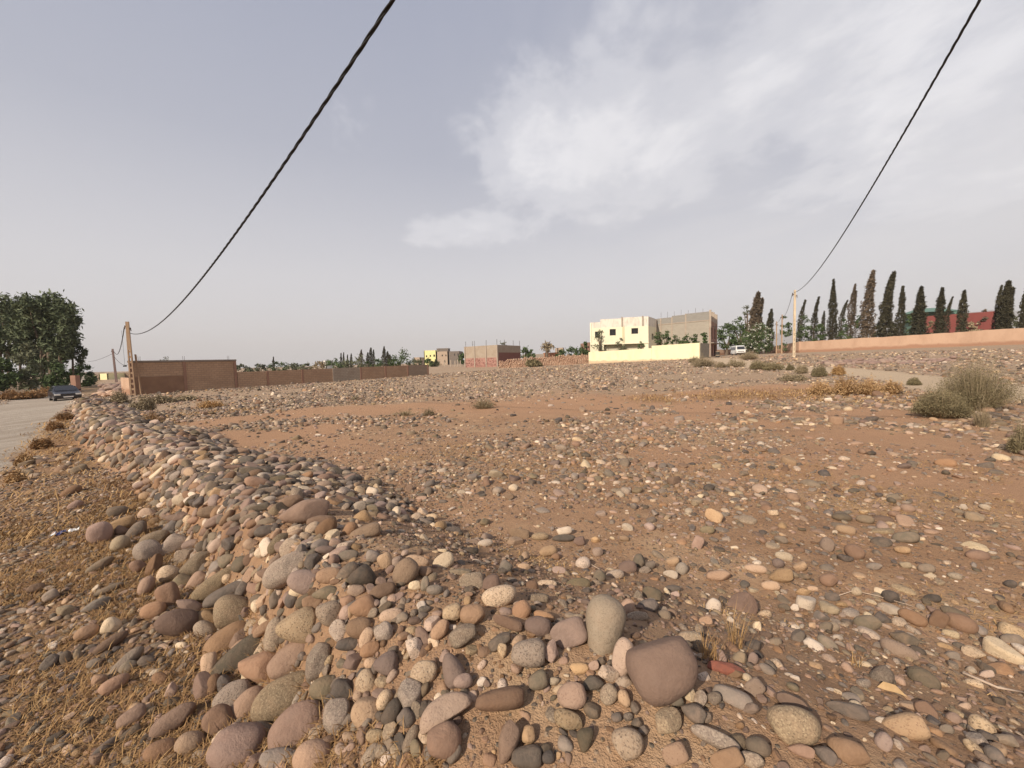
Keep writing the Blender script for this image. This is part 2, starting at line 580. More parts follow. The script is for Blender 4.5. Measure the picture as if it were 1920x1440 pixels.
def build_ground():
    fr = np.radians(np.concatenate([np.arange(-180, -78, 4.0), np.arange(-78, -50, .35), np.arange(-50, 50, .22), np.arange(50, 78, .35), np.arange(78, 180, 4.0)]))
    rad = [0.25]
    while rad[-1] < 70: rad.append(rad[-1] * 1.0185 + .002)
    while rad[-1] < 9000: rad.append(rad[-1] * 1.09)
    rad = np.array(rad)
    na, nr = len(fr), len(rad)
    A, Rr = np.meshgrid(fr, rad)
    x = (Rr * np.sin(A)); y = (Rr * np.cos(A))
    z = ground(x, y)
    V = np.stack([x.ravel(), y.ravel(), z.ravel()], 1)
    V = np.concatenate([V, [[0, 0, float(ground(np.array([0.0]), np.array([0.0]))[0])]]])
    i = np.arange(nr - 1)[:, None] * na; j = np.arange(na)[None]; j2 = (j + 1) % na
    F = np.stack([(i + j), (i + j2), (i + na + j2), (i + na + j)], 2).reshape(-1, 4)[:, ::-1]
    c = len(V) - 1
    Fc = np.stack([np.full(na, c), np.arange(na), (np.arange(na) + 1) % na, np.full(na, c)], 1)
    o = np_mesh('ground', V, F, None, smooth=True)
    # masks as a colour attribute (where the soil, the gravel road, straw ... really are)
    road, tr, bare, straw = masks(V[:, 0], V[:, 1])
    col = np.stack([road, tr, straw, bare], 1).astype(np.float32)
    at = o.data.color_attributes.new('cover', 'FLOAT_COLOR', 'POINT')
    at.data.foreach_set('color', col.ravel())
    rr_ = np.hypot(V[:, 0], V[:, 1])
    at = o.data.attributes.new('stony', 'FLOAT', 'POINT')
    at.data.foreach_set('value', (sstep(12, 26, rr_) * (1 - bare) * (.45 + .55 * fbm(V[:, 0] * .16, V[:, 1] * .16, 4, 56))).astype(np.float32))
    tag(o, kind='structure')
    mt, t, b = new_mat('dry red soil', .95, .12)
    g = N(t, 'ShaderNodeNewGeometry')
    pos = g.outputs['Position']
    ca = N(t, 'ShaderNodeAttribute', attribute_name='cover')
    sp = N(t, 'ShaderNodeSeparateColor')
    t.links.new(ca.outputs['Color'], sp.inputs[0])
    n1 = noise_n(t, pos, .35, 4, .6)
    n2 = noise_n(t, pos, 2.3, 5, .65)
    n3 = noise_n(t, pos, 26, 5, .7)
    n4 = noise_n(t, pos, 140, 3, .6)
    soil = mixc(t, ramp(t, n2, [(.3, 0.0), (.7, 1.0)]), (.435, .262, .150), (.305, .18, .104))
    soil = mixc(t, math_n(t, 'MULTIPLY', ramp(t, n1, [(.4, 0.0), (.65, 1.0)]), .55), soil, (.47, .305, .19))
    soil = mixc(t, math_n(t, 'MULTIPLY', ramp(t, n3, [(.45, 0.0), (.7, 1.0)]), .5), soil, (.235, .145, .095))
    pale = noise_n(t, pos, .9, 6, .7, .6)
    soil = mixc(t, math_n(t, 'MULTIPLY', ramp(t, pale, [(.52, 0.0), (.66, 1.0)]), .55), soil, (.52, .36, .22))
    soil = mixc(t, math_n(t, 'MULTIPLY', ramp(t, noise_n(t, pos, 1.7, 6, .7), [(.55, 0.0), (.70, 1.0)]), .5), soil, (.21, .125, .08))
    # stony cover between the built stones: fine grey and pale grit
    vo = N(t, 'ShaderNodeTexVoronoi', inp={'Scale': 42.0}); t.links.new(pos, vo.inputs['Vector'])
    sv = N(t, 'ShaderNodeSeparateColor'); t.links.new(vo.outputs['Color'], sv.inputs[0])
    grit_c = ramp(t, sv.outputs[0], [(0.0, (.13, .12, .10)), (.35, (.26, .19, .14)), (.65, (.36, .26, .18)), (1.0, (.48, .40, .30))], 'CONSTANT')
    isg = math_n(t, 'LESS_THAN', sv.outputs[1], math_n(t, 'MULTIPLY_ADD', n2, .5, .0))
    isg = math_n(t, 'MULTIPLY', isg, math_n(t, 'LESS_THAN', vo.outputs['Distance'], .38))
    isg = math_n(t, 'MULTIPLY', isg, math_n(t, 'SUBTRACT', 1.0, math_n(t, 'MULTIPLY', ca.outputs['Alpha'], .8)))
    soil = mixc(t, math_n(t, 'MULTIPLY', isg, .8), soil, grit_c)
    # far off the stony cover reads grey brown
    barefac = math_n(t, 'MULTIPLY', ca.outputs['Alpha'], .8)
    soil = mixc(t, barefac, soil, mixc(t, n3, (.46, .273, .162), (.36, .206, .12)))
    st = N(t, 'ShaderNodeAttribute', attribute_name='stony')
    cob = ramp(t, noise_n(t, pos, 9, 4, .7), [(.3, (.17, .14, .11)), (.5, (.34, .265, .19)), (.68, (.52, .43, .32))])
    soil = mixc(t, math_n(t, 'MULTIPLY', st.outputs['Fac'], .85), soil, cob)
    strawc = mixc(t, ramp(t, n3, [(.3, 0.0), (.7, 1.0)]), (.27, .165, .078), (.14, .086, .045))
    soil = mixc(t, math_n(t, 'MULTIPLY', sp.outputs[2], math_n(t, 'MULTIPLY_ADD', n2, .9, .15, clamp=True)), soil, strawc)
    trackc = mixc(t, n3, (.52, .40, .275), (.45, .34, .235))
    soil = mixc(t, sp.outputs[1], soil, trackc)
    roadc = mixc(t, ramp(t, n2, [(.3, 0.0), (.7, 1.0)]), (.50, .43, .35), (.36, .30, .24))
    roadc = mixc(t, math_n(t, 'MULTIPLY', isg, .6), roadc, (.46, .42, .36))
    mpr = N(t, 'ShaderNodeMapping'); mpr.inputs['Rotation'].default_value = (0, 0, math.atan2(-.74, .68)); mpr.inputs['Scale'].default_value = (1.5, .10, 1)
    t.links.new(pos, mpr.inputs[0])
    rut = noise_n(t, mpr.outputs[0], 1.0, 5, .6)
    roadc = mixc(t, ramp(t, rut, [(.42, 0.0), (.60, .7)]), roadc, (.30, .24, .185))
    roadc = mixc(t, math_n(t, 'MULTIPLY', ramp(t, n3, [(.5, 0.0), (.72, 1.0)]), .5), roadc, (.22, .18, .145))
    soil = mixc(t, sp.outputs[0], soil, roadc)
    t.links.new(soil, b.inputs['Base Color'])
    h = math_n(t, 'ADD', math_n(t, 'MULTIPLY', n3, 1.0), math_n(t, 'MULTIPLY', n4, .45))
    h = math_n(t, 'ADD', h, math_n(t, 'MULTIPLY', isg, math_n(t, 'SUBTRACT', .5, vo.outputs['Distance'])))
    bump(t, b, h, .9, .035)
    o.data.materials.append(mt)
    return o


build_ground()
# ------------------------------------------------------------------ plant helpers (used by walls' neighbours too)
def leaf_mat(name, c1, c2, rough=.75):
    mt, t, b = new_mat(name, rough, .2)
    g = N(t, 'ShaderNodeNewGeometry')
    oi = N(t, 'ShaderNodeObjectInfo')
    col = mixc(t, g.outputs['Random Per Island'], c1, c2)
    n = noise_n(t, g.outputs['Position'], .9, 3)
    col = mixc(t, math_n(t, 'MULTIPLY', ramp(t, n, [(.4, 0.0), (.65, 1.0)]), .5), col, tuple((a + b_) * .62 for a, b_ in zip(c1, c2)))
    hs = N(t, 'ShaderNodeHueSaturation')
    t.links.new(col, hs.inputs['Color'])
    t.links.new(math_n(t, 'MULTIPLY_ADD', oi.outputs['Random'], .3, .85), hs.inputs['Value'])
    t.links.new(hs.outputs[0], b.inputs['Base Color'])
    return mt


LM = {
    'cypress': leaf_mat('cypress foliage', (.036, .034, .019), (.068, .058, .033)),
    'dry_cypress': leaf_mat('browned cypress foliage', (.085, .062, .04), (.135, .10, .068)),
    'euca': leaf_mat('eucalyptus foliage', (.048, .062, .030), (.120, .140, .075)),
    'green': leaf_mat('green foliage', (.038, .06, .02), (.09, .125, .046)),
    'olive': leaf_mat('olive foliage', (.075, .085, .045), (.15, .15, .09)),
    'dusty': leaf_mat('dusty scrub', (.20, .155, .095), (.33, .26, .165)),
    'scrub': leaf_mat('grey green scrub', (.13, .108, .056), (.235, .19, .105)),
    'rust': leaf_mat('rusty dry weed', (.30, .185, .09), (.46, .30, .15)),
    'straw': leaf_mat('straw', (.30, .165, .065), (.48, .31, .14)),
    'brush': leaf_mat('dry roadside brush', (.20, .105, .045), (.34, .20, .09)),
    'white': leaf_mat('white blossom', (.7, .68, .6), (.8, .78, .7)),
    'bark': plain('bark', (.17, .125, .09), (.10, .075, .055), 6, .95, .5),
}


def leaf_tris(centers, size, rng, flat=0.0, elong=1.6, quad=True):
    """one small leaf face per centre, random orientation"""
    n = len(centers)
    sz = size * rng.uniform(.6, 1.4, n)[:, None] if np.isscalar(size) else (size * rng.uniform(.7, 1.3, n))[:, None]
    a = rng.normal(size=(n, 3)); a[:, 2] *= (1 - flat); a /= np.linalg.norm(a, axis=1)[:, None]
    b = np.cross(a, rng.normal(size=(n, 3))); b /= np.linalg.norm(b, axis=1)[:, None]
    p0 = centers - a * sz * elong * .5; p1 = centers + b * sz * .35; p2 = centers + a * sz * elong * .5; p3 = centers - b * sz * .35
    V = np.stack([p0, p1, p2, p3], 1).reshape(-1, 3)
    F = np.arange(4 * n).reshape(n, 4)
    return V, F


def clump_points(rng, n_clumps, per, rad_fn, spread):
    """points in clumps; rad_fn(n) gives n clump centres"""
    c = rad_fn(n_clumps)
    k = rng.normal(size=(n_clumps, per, 3)) * (spread[:, None, None] if hasattr(spread, '__len__') else spread)
    return (c[:, None] + k).reshape(-1, 3)


def cypress(px, top_py, base_py, d, wpx, lean=0.0, kind='cypress', seed=0, label='', group='cypresses behind the long wall', sparse=1.0, tips=1, leafs=2300, bend=.8):
    g = G(px, d)
    k = d / FPX
    top = P(px, top_py, d)
    H = top[2] - g[2]
    if H < 1: H = 1.0
    R = wpx * k * .45
    t = empty('cypress_tree', g, 0, label, 'tree', group)
    rng = np.random.default_rng(seed + 400)
    mb = MB()
    lean_m = lean * k
    lean_m *= 1.1
    axis = lambda h: np.array([lean_m * (h / H) ** 3.2, 0, h])
    mb.tube([axis(0), axis(H * .35), axis(H * .7), axis(H * .95)], [R * .16 + .05, R * .12 + .04, .05, .015], 6)
    mb.build('trunk', LM['bark'], t)
    n = int(leafs * sparse)
    h = rng.uniform(0.03, 1, n) ** .92
    prof = np.clip(np.minimum((h + .05) / .16, 1), 0, 1) * (1 - np.clip((h - .30) / .72, 0, 1) ** 1.25) ** .9 + .035
    lump = .78 + .55 * vnoise(h * 9 + seed, np.full(n, seed * 3.1), 3)
    ang = rng.uniform(0, 2 * np.pi, n)
    lumpa = .55 + .9 * vnoise(h * 17, ang * 1.9 + seed, 8)
    rr = R * prof * lump * lumpa * rng.uniform(.25, 1.0, n) ** .5
    c = np.stack([lean_m * h ** 3.2 + rr * np.cos(ang), rr * np.sin(ang), h * H + rr * .3], 1)
    if tips > 1:      # a second leader
        m = int(n * .22)
        h2 = rng.uniform(.45, .9, m); r2 = R * .33 * (1 - (h2 - .45) / .48)
        a2 = rng.uniform(0, 2 * np.pi, m)
        c2 = np.stack([R * .6 + (h2 - .45) * R * 1.6 + r2 * np.cos(a2) * rng.uniform(.3, 1, m), r2 * np.sin(a2), h2 * H], 1)
        c = np.concatenate([c, c2])
    V, F = leaf_tris(c, max(.13, .24 * R), rng, elong=2.8)
    # upward sweep: shear the leaves up
    np_mesh('crown', V, F, LM[kind], t)
    return t


def broad_tree(px, top_py, base_d, wpx, kind='green', seed=0, label='', cat='tree', group=None, name='broadleaf_tree', trunk=True, n_cl=26, per=46, crown_from=.25, leaf=.22, blossom=0, droop=0.0, stems=1):
    d = base_d
    g = G(px, d)
    k = d / FPX
    H = P(px, top_py, d)[2] - g[2]
    H = max(H, .6)
    R = wpx * k * .5 * math.cos(math.atan((px - 960) / FPX)) ** .8
    rng = np.random.default_rng(seed + 900)
    t = empty(name, g, 0, label, cat, group)
    zc = H * (crown_from + 1) / 2; rz = H * (1 - crown_from) / 2

    def centres(n):
        v = rng.normal(size=(n, 3)); v /= np.linalg.norm(v, axis=1)[:, None]
        rad = rng.uniform(.35, .86, n)[:, None] ** .6
        p = v * rad * np.array([R, R * .85, rz]) + np.array([0, 0, zc])
        p[:, 0] += R * .12 * np.sin(p[:, 2] * 2.2 + seed)
        return p
    cs = centres(n_cl)
    cs[0] = (rng.uniform(-.2, .2) * R, 0, H * .93)
    spread = rng.uniform(.13, .25, n_cl) * min(R, rz * 1.3)
    pts_ = (cs[:, None] + rng.normal(size=(n_cl, per, 3)) * spread[:, None, None] * np.array([1, 1, .75]))
    pts_ = pts_.reshape(-1, 3)
    pts_[:, 2] -= droop * rng.uniform(0, 1, len(pts_)) ** 2 * H
    pts_[:, 2] = np.maximum(pts_[:, 2], .05)
    V, F = leaf_tris(pts_, leaf, rng, elong=2.2 if kind == 'euca' else 1.5)
    np_mesh('crown', V, F, LM[kind], t)
    if trunk:
        mb = MB()
        for s_ in range(stems):
            ox = (s_ - (stems - 1) / 2) * R * .35
            base = np.array([ox, 0, -.1]); fork = np.array([ox * 1.3 + rng.uniform(-.1, .1) * R, 0, H * max(crown_from, .2) * 1.25])
            w0 = .045 * H + .04
            mb.tube([base, (base + fork) / 2 + np.array([.03 * R, 0, 0]), fork], [w0, w0 * .8, w0 * .62], 7)
            for q_ in cs[rng.choice(n_cl, min(7, n_cl), replace=False)]:
                mb.tube([fork, (fork + q_) / 2 + rng.normal(size=3) * .06 * R, q_], [w0 * .5, w0 * .3, w0 * .08], 5)
        mb.build('trunk', LM['bark'], t)
    if blossom:
        v = rng.normal(size=(blossom, 3)); v /= np.linalg.norm(v, axis=1)[:, None]
        v[:, 1] = -np.abs(v[:, 1])
        p = v * np.array([R, R * .9, rz]) * rng.uniform(.75, 1.02, (blossom, 1)) + np.array([0, 0, zc])
        p = (p[:, None] + rng.normal(size=(blossom, 7, 3)) * .12).reshape(-1, 3)
        V, F = leaf_tris(p, .17, rng, elong=1.0)
        tag(np_mesh('blossom', V, F, LM['white'], t), kind='stuff')
    return t


# ------------------------------------------------------------------ wall helpers
def frame_between(a, b):
    """matrix: x along a->b, y to the back (away from the camera side given by the left normal), z up"""
    a = np.array(a, float); b = np.array(b, float)
    d = b[:2] - a[:2]; L = float(np.hypot(*d)); d /= L
    M = Matrix(((d[0], -d[1], 0, a[0]), (d[1], d[0], 0, a[1]), (0, 0, 1, 0), (0, 0, 0, 1)))
    return M, L


def wall_cells(L, H, holes, z0=0.0):
    """rectangles (x0,z0,x1,z1) that tile an L x H wall around rectangular openings"""
    xs = sorted({0, L, *[h[0] for h in holes], *[h[2] for h in holes]})
    out = []
    for a, b in zip(xs, xs[1:]):
        if b - a < 1e-6: continue
        hs = sorted([(h[1], h[3]) for h in holes if h[0] < b - 1e-6 and h[2] > a + 1e-6])
        z = z0
        for lo, hi in hs:
            if lo > z: out.append((a, z, b, lo))
            z = max(z, hi)
        if z < H: out.append((a, z, b, H))
    return out


def block_mat(name, c1, c2, mortar, bw=.40, bh=.20, msize=.022, rough=.92, stain=.35, stainc=(.2, .12, .08), bstr=.5):
    """courses of blocks in the wall's own x/z (object coordinates)"""
    mt, t, b = new_mat(name, rough, .15)
    tc = N(t, 'ShaderNodeTexCoord')
    sp = N(t, 'ShaderNodeSeparateXYZ'); t.links.new(tc.outputs['Object'], sp.inputs[0])
    cb = N(t, 'ShaderNodeCombineXYZ'); t.links.new(math_n(t, 'ADD', sp.outputs[0], sp.outputs[1]), cb.inputs[0]); t.links.new(sp.outputs[2], cb.inputs[1])
    br = N(t, 'ShaderNodeTexBrick', inp={'Scale': 1.0, 'Mortar Size': msize, 'Mortar Smooth': .2, 'Brick Width': bw, 'Row Height': bh, 'Bias': 0.0})
    br.inputs['Color1'].default_value = (*c1, 1); br.inputs['Color2'].default_value = (*c2, 1); br.inputs['Mortar'].default_value = (*mortar, 1)
    t.links.new(cb.outputs[0], br.inputs['Vector'])
    g = N(t, 'ShaderNodeNewGeometry')
    n = noise_n(t, g.outputs['Position'], .8, 5, .65)
    n2 = noise_n(t, g.outputs['Position'], 9, 4, .6)
    col = mixc(t, math_n(t, 'MULTIPLY', ramp(t, n, [(.4, 0.0), (.7, 1.0)]), stain), br.outputs['Color'], stainc)
    col = mixc(t, math_n(t, 'MULTIPLY', n2, .3), col, tuple(x * .6 for x in c1))
    t.links.new(col, b.inputs['Base Color'])
    bump(t, b, math_n(t, 'SUBTRACT', n2, math_n(t, 'MULTIPLY', br.outputs['Fac'], 1.5)), bstr, .02)
    return mt


def plaster_mat(name, c, stainc, amt=.35, lowc=None, lowz=.35, scale=.9):
    """painted render with rain and dirt stains"""
    mt, t, b = new_mat(name, .9, .15)
    g = N(t, 'ShaderNodeNewGeometry')
    tc = N(t, 'ShaderNodeTexCoord')
    mp = N(t, 'ShaderNodeMapping'); mp.inputs['Scale'].default_value = (1, 1, .35)
    t.links.new(g.outputs['Position'], mp.inputs[0])
    n = noise_n(t, mp.outputs[0], scale, 6, .68)
    n2 = noise_n(t, g.outputs['Position'], 8, 4, .6)
    col = mixc(t, math_n(t, 'MULTIPLY', ramp(t, n, [(.45, 0.0), (.72, 1.0)]), amt), c, stainc)
    col = mixc(t, math_n(t, 'MULTIPLY', n2, .14), col, tuple(x * .6 for x in c))
    if lowc:
        sp = N(t, 'ShaderNodeSeparateXYZ'); t.links.new(tc.outputs['Object'], sp.inputs[0])
        f = ramp(t, math_n(t, 'ADD', math_n(t, 'DIVIDE', sp.outputs[2], lowz * 2), math_n(t, 'MULTIPLY_ADD', n, .9, -.45)), [(.30, 1.0), (.55, 0.0)])
        col = mixc(t, math_n(t, 'MULTIPLY', f, .85), col, lowc)
    t.links.new(col, b.inputs['Base Color'])
    bump(t, b, n2, .3, .015)
    return mt


BK_RED = block_mat('reddish concrete block', (.49, .325, .21), (.43, .28, .18), (.33, .22, .15))
BK_GREY = block_mat('grey concrete block', (.43, .355, .275), (.38, .31, .24), (.29, .235, .185))
BK_DARK = block_mat('darker wall block', (.38, .295, .215), (.33, .255, .19), (.25, .195, .15))  # darker block tone for the last bay of the low wall
BK_GREY2 = block_mat('pale block of the unfinished house', (.41, .365, .30), (.35, .31, .255), (.27, .24, .195), stain=.25, stainc=(.33, .29, .24))
BK_GREY3 = block_mat('darker parapet block', (.30, .28, .25), (.26, .24, .215), (.25, .235, .21), stain=.2, stainc=(.25, .235, .21))
CONC = plain('rough concrete', (.40, .33, .26), (.31, .25, .20), 2.5, .92, .3)
CONC_D = plain('dark concrete', (.27, .22, .18), (.20, .165, .135), 2.0, .92, .3)
CONC_R = plain('reddish concrete post', (.32, .18, .125), (.26, .15, .105), 2.0, .92, .3)
MUD = plain('mud plaster', (.27, .16, .10), (.215, .125, .08), 1.3, .95, .3)
YEL = plaster_mat('cream yellow paint', (.80, .745, .55), (.62, .56, .42), .45)
YEL_W = plaster_mat('cream yellow garden wall', (.78, .71, .47), (.58, .49, .33), .65, (.50, .36, .24), .5)
WHT_P = plaster_mat('peeling whitewash', (.74, .68, .58), (.40, .345, .29), .75, scale=1.8)
SALMON = plaster_mat('salmon wall render', (.50, .335, .235), (.36, .225, .15), .75, (.30, .165, .105), .6, scale=.6)
REDW = plaster_mat('red painted wall', (.20, .06, .052), (.15, .048, .043), .4)
GREENR = plain('green roof sheet', (.12, .20, .16), (.09, .16, .13), 2, .6, .1)
STEEL = plain('rusty steel', (.10, .065, .05), (.07, .05, .04), 8, .7, .2)
BLACKP = plain('black rubber', (.02, .02, .02), (.03, .03, .03), 8, .55, .1)
DARK = plain('dark interior plaster', (.10, .085, .07), (.08, .07, .06), 3, .95, .1)


def posts_and_panels(root, M, stations, top, base_fn, mats, post_mat, thick=.14, post_w=.22, proud=.05, cap=None):
    """a block wall in panels between concrete posts, in the root's own frame; stations = x positions"""
    for i, (a, b) in enumerate(zip(stations, stations[1:])):
        mb = MB(); mb.box((a + post_w / 2, 0, base_fn), (b - post_w / 2, thick, top(i)))
        mb.build('panel', mats(i), root)
    for i, a in enumerate(stations):
        mb = MB(); mb.box((a - post_w / 2, -proud, base_fn), (a + post_w / 2, thick + proud * .5, max(top(max(i - 1, 0)), top(min(i, len(stations) - 2))) + .03))
        mb.build('post', post_mat, root)


def set_frame(root, a, b):
    M, L = frame_between(a, b)
    root.location = (a[0], a[1], 0)
    root.rotation_euler = (0, 0, math.atan2(b[1] - a[1], b[0] - a[0]))
    return L


# ---- left block walls: u = x/y of the photograph along one straight line
def LW(k):
    return np.array([-26 + 2.27 * k, 41 + 2.67 * k])


ka, kb, kc = -2.96, -.783, 6.0
a, b_ = LW(ka), LW(kb)
zA = -.22
tall = empty('block_wall', (0, 0, 0), 0, 'tall reddish block wall with a concrete cap behind the leaning pole', 'wall')
L = set_frame(tall, a, b_)
tall.location.z = zA
st = [0.0, L * .47, L * .985]
# lower left bay is plastered with mud, the rest bare block
mb = MB(); mb.box((.12, -.03, -.4), (st[1] - .11, .16, 1.55)); tag(mb.build('mud_panel', MUD, tall), 'smooth mud-plastered bay')
mb = MB(); mb.box((.12, 0, 1.55), (st[1] - .11, .16, 2.82)); mb.build('panel', BK_RED, tall)
mb = MB(); mb.box((st[1] + .11, 0, -.4), (st[2] - .11, .16, 2.82)); mb.build('panel', BK_RED, tall)
for x in st:
    mb = MB(); mb.box((x - .11, -.06, -.4), (x + .11, .2, 2.82)); mb.build('post', CONC_R, tall)
mb = MB(); mb.box((-.15, -.09, 2.823), (L + .02, .3, 2.98)); mb.build('concrete_cap', CONC_D, tall)
for x in (.6, st[1], st[2] - .5):
    for q in (-.05, .05):
        mb = MB(); mb.tube([(x + q, .1, 2.9), (x + q * 1.3, .1, 3.35)], .012, 5); mb.build('rebar', STEEL, tall)
# return wall of the yard running back from the pole (seen as a thin salmon sliver)
mb = MB(); mb.box((-.14, .23, -.4), (.03, 7, 1.5)); tag(mb.build('return_wall', SALMON, tall), 'salmon return wall')

lowwall = empty('block_wall', (0, 0, 0), 0, 'low block wall of bays between posts, running off towards the yellow house', 'wall')
b2 = LW(kb + .01); c2 = LW(kc)
L = set_frame(lowwall, b2, c2)
lowwall.location.z = -.12
per = math.hypot(2.27, 2.67)
stn = [-.09] + [(k - kb - .01) * per for k in (0, 1, 2, 3, 4, 5, 6)]
stn.insert(1, stn[1] - per * .42) if False else None
lw_m = [BK_RED, BK_RED, BK_RED, BK_GREY, BK_RED, BK_RED, BK_DARK, BK_DARK]
zs = lambda i: 1.60 + .17 * min(i / 7.0, 1)
for i, (x0, x1) in enumerate(zip(stn, stn[1:])):
    mb = MB(); mb.box((x0 + .1, 0, -.4), (x1 - .1, .15, zs(i))); mb.build('panel', lw_m[i], lowwall)
for i, x in enumerate(stn[1:]):
    mb = MB(); mb.box((x - .1, -.05, -.4), (x + .1, .18, zs(i) + .02)); mb.build('post', CONC_R if i != 2 else CONC, lowwall)
mb = MB(); mb.box((stn[0] + .12, .01, 1.66), (stn[3] - .1, .14, 1.70)); mb.build('coping', CONC_R, lowwall) if False else None

# ------------------------------------------------------------------ poles and cables
def ladder_pole(px_b, py_t, d, lean, label, mat, w0=.30, w1=.17, name='utility_pole', openings=True, hardware=True):
    g = G(px_b, d)
    H = P(px_b, py_t, d)[2] - g[2]
    t = empty(name, g, 0, label, 'pole', 'poles carrying the cables')
    t.rotation_euler = (0, lean, math.atan2(g[0], g[1]) * -.55)
    mb = MB()

    def wd(z): return w0 + (w1 - w0) * z / H
    dp = .16
    if openings:
        # two flanges joined by rungs up to 60 per cent, solid above
        zt = H * .62
        for s in (-1, 1):
            n = 8
            for i in range(n):
                z0, z1 = zt * i / n - (.4 if i == 0 else 0), zt * (i + 1) / n
                a0, a1 = wd(max(z0, 0)) / 2, wd(z1) / 2
                f = .075
                vs = [(s * a0, -dp / 2, z0), (s * (a0 - f), -dp / 2, z0), (s * (a0 - f), dp / 2, z0), (s * a0, dp / 2, z0), (s * a1, -dp / 2, z1), (s * (a1 - f), -dp / 2, z1), (s * (a1 - f), dp / 2, z1), (s * a1, dp / 2, z1)]
                mb.add(vs, [(0, 1, 5, 4), (1, 2, 6, 5), (2, 3, 7, 6), (3, 0, 4, 7)])
        for i in range(9):
            z = zt * i / 8.5 + .02
            a = wd(z) / 2 - .07
            mb.box((-a, -dp * .4, z), (a, dp * .4, z + .16))
        mb.box((-wd(zt) / 2, -dp / 2, zt), (wd(zt) / 2, dp / 2, zt + .05))
        z0 = zt + .05
    else:
        z0 = -.4
    a0, a1 = wd(max(z0, 0)) / 2, w1 / 2
    vs = [(-a0, -dp / 2, z0), (a0, -dp / 2, z0), (a0, dp / 2, z0), (-a0, dp / 2, z0), (-a1, -dp / 2, H), (a1, -dp / 2, H), (a1, dp / 2, H), (-a1, dp / 2, H)]
    mb.add(vs, [(0, 3, 2, 1), (4, 5, 6, 7), (0, 1, 5, 4), (1, 2, 6, 5), (2, 3, 7, 6), (3, 0, 4, 7)])
    mb.build('shaft', mat, t)
    if hardware:
        for s, z in ((-1, H - .45), (1, H - .62)):
            mb = MB(); mb.box((min(s * .06, s * .2), -.03, z - .03), (max(s * .06, s * .2), .03, z + .03)); mb.tube([(s * .17, 0, z + .03), (s * .17, 0, z + .13)], [.05, .035], 8)
            mb.tube([(s * .19, 0, z - .03), (s * .2, 0, z - .16)], [.03, .03], 6)
            mb.build('cable_clamp', STEEL, t)
    return t, H


PC1 = plain('brown pole concrete', (.40, .27, .17), (.33, .22, .145), 3, .9, .3)  # brown concrete, mottled by noise
PC2 = plain('purplish pole concrete', (.24, .165, .15), (.20, .14, .125), 3, .9, .3)
PC3 = plain('pale pole concrete', (.62, .50, .35), (.54, .43, .30), 3, .9, .3)
pole1, H1 = ladder_pole(246, 603, 32.6, 0.0, 'brown concrete pole with a ladder of openings in front of the tall block wall', PC1, .34, .2)
pole2, H2 = ladder_pole(216, 654, 70, -.02, 'smooth purplish pole standing by the rubble heaps along the track', PC2, .34, .24, openings=False)
pole3, H3 = ladder_pole(1488, 544, 40, 0.0, 'pale concrete pole with square openings near the salmon wall', PC3, .22, .15)
# small service fitting hanging beside the first pole
o = MB(); o.tube([(0, 0, 0), (.02, 0, -2.9)], .008, 5); o.box((-.10, -.05, -3.02), (.12, .05, -2.9))
lw = o.build('hanging_wire', BLACKP); lw.location = tuple(pole1.matrix_world.translation + Vector((0, 0, 0))) ; lw.location = (pole1.location[0] - .33, pole1.location[1] - .2, pole1.location[2] + H1 - .75)
tag(lw, 'thin wire with a small lamp holder hanging beside the brown concrete pole', 'wire')
# slim second upright bolted at the foot of pole 1
mb = MB(); mb.box((-.045, -.05, -.3), (.045, .05, 3.5)); o = mb.build('timber_strut', plain('old timber', (.33, .21, .13), (.25, .16, .10), 5, .9, .4)); o.location = (pole1.location[0] + .42, pole1.location[1] + .25, pole1.location[2]); o.rotation_euler = (0, math.radians(-3.5), 0)
tag(o, 'slim timber upright leaning close against the brown concrete pole', 'post')


def twisted_cable(pts, name, label, r=.0135, off=.015, pitch=1.15, n=3, seg=None, side=6):
    """bundle of twisted conductors along a polyline given as function of 0..1"""
    t = empty(name, pts[0], 0, label, 'cable', 'overhead cables')
    pts = np.array(pts)
    s = np.concatenate([[0], np.cumsum(np.linalg.norm(np.diff(pts, axis=0), axis=1))])
    tg = np.gradient(pts, axis=0); tg /= np.linalg.norm(tg, axis=1)[:, None]
    aa = np.cross(tg, (0, 0, 1.0)); aa /= np.linalg.norm(aa, axis=1)[:, None]
    bb = np.cross(tg, aa)
    for k in range(n):
        ph = 2 * np.pi * (s / pitch + k / n)
        q = pts + off * (aa * np.cos(ph)[:, None] + bb * np.sin(ph)[:, None]) - pts[0]
        mb = MB(); mb.tube(q, r, side)
        mb.build('strand', BLACKP, t, smooth=True)
    return t


def parabola(A, ang, c1, c2, S, n):
    h = np.array([math.sin(math.radians(ang)), math.cos(math.radians(ang))])
    # more samples where it comes near the camera
    s = np.linspace(0, S, n)
    return np.stack([A[0] + s * h[0], A[1] + s * h[1], A[2] + c1 * s + c2 * s * s], 1)


A1 = P(245, 625, 33.1); A3 = P(1490, 548, 40)
h1 = np.array([math.sin(math.radians(132)), math.cos(math.radians(132))]); h3 = np.array([math.sin(math.radians(-147)), math.cos(math.radians(-147))])
sol = np.linalg.solve(np.array([[h1[0], -h3[0]], [h1[1], -h3[1]]]), A3[:2] - A1[:2])
cL = parabola(A1, 132, -.0926, .0030, sol[0], 900)
cR = parabola(A3, -147, -.1123, .0023, sol[1], 800)
twisted_cable(cL, 'overhead_cable', 'thick twisted black cable coming down to the brown concrete pole by the block wall')
twisted_cable(cR, 'overhead_cable', 'thinner twisted black cable coming down to the pale concrete pole by the salmon wall', r=.0115, off=.0125, pitch=1.0)


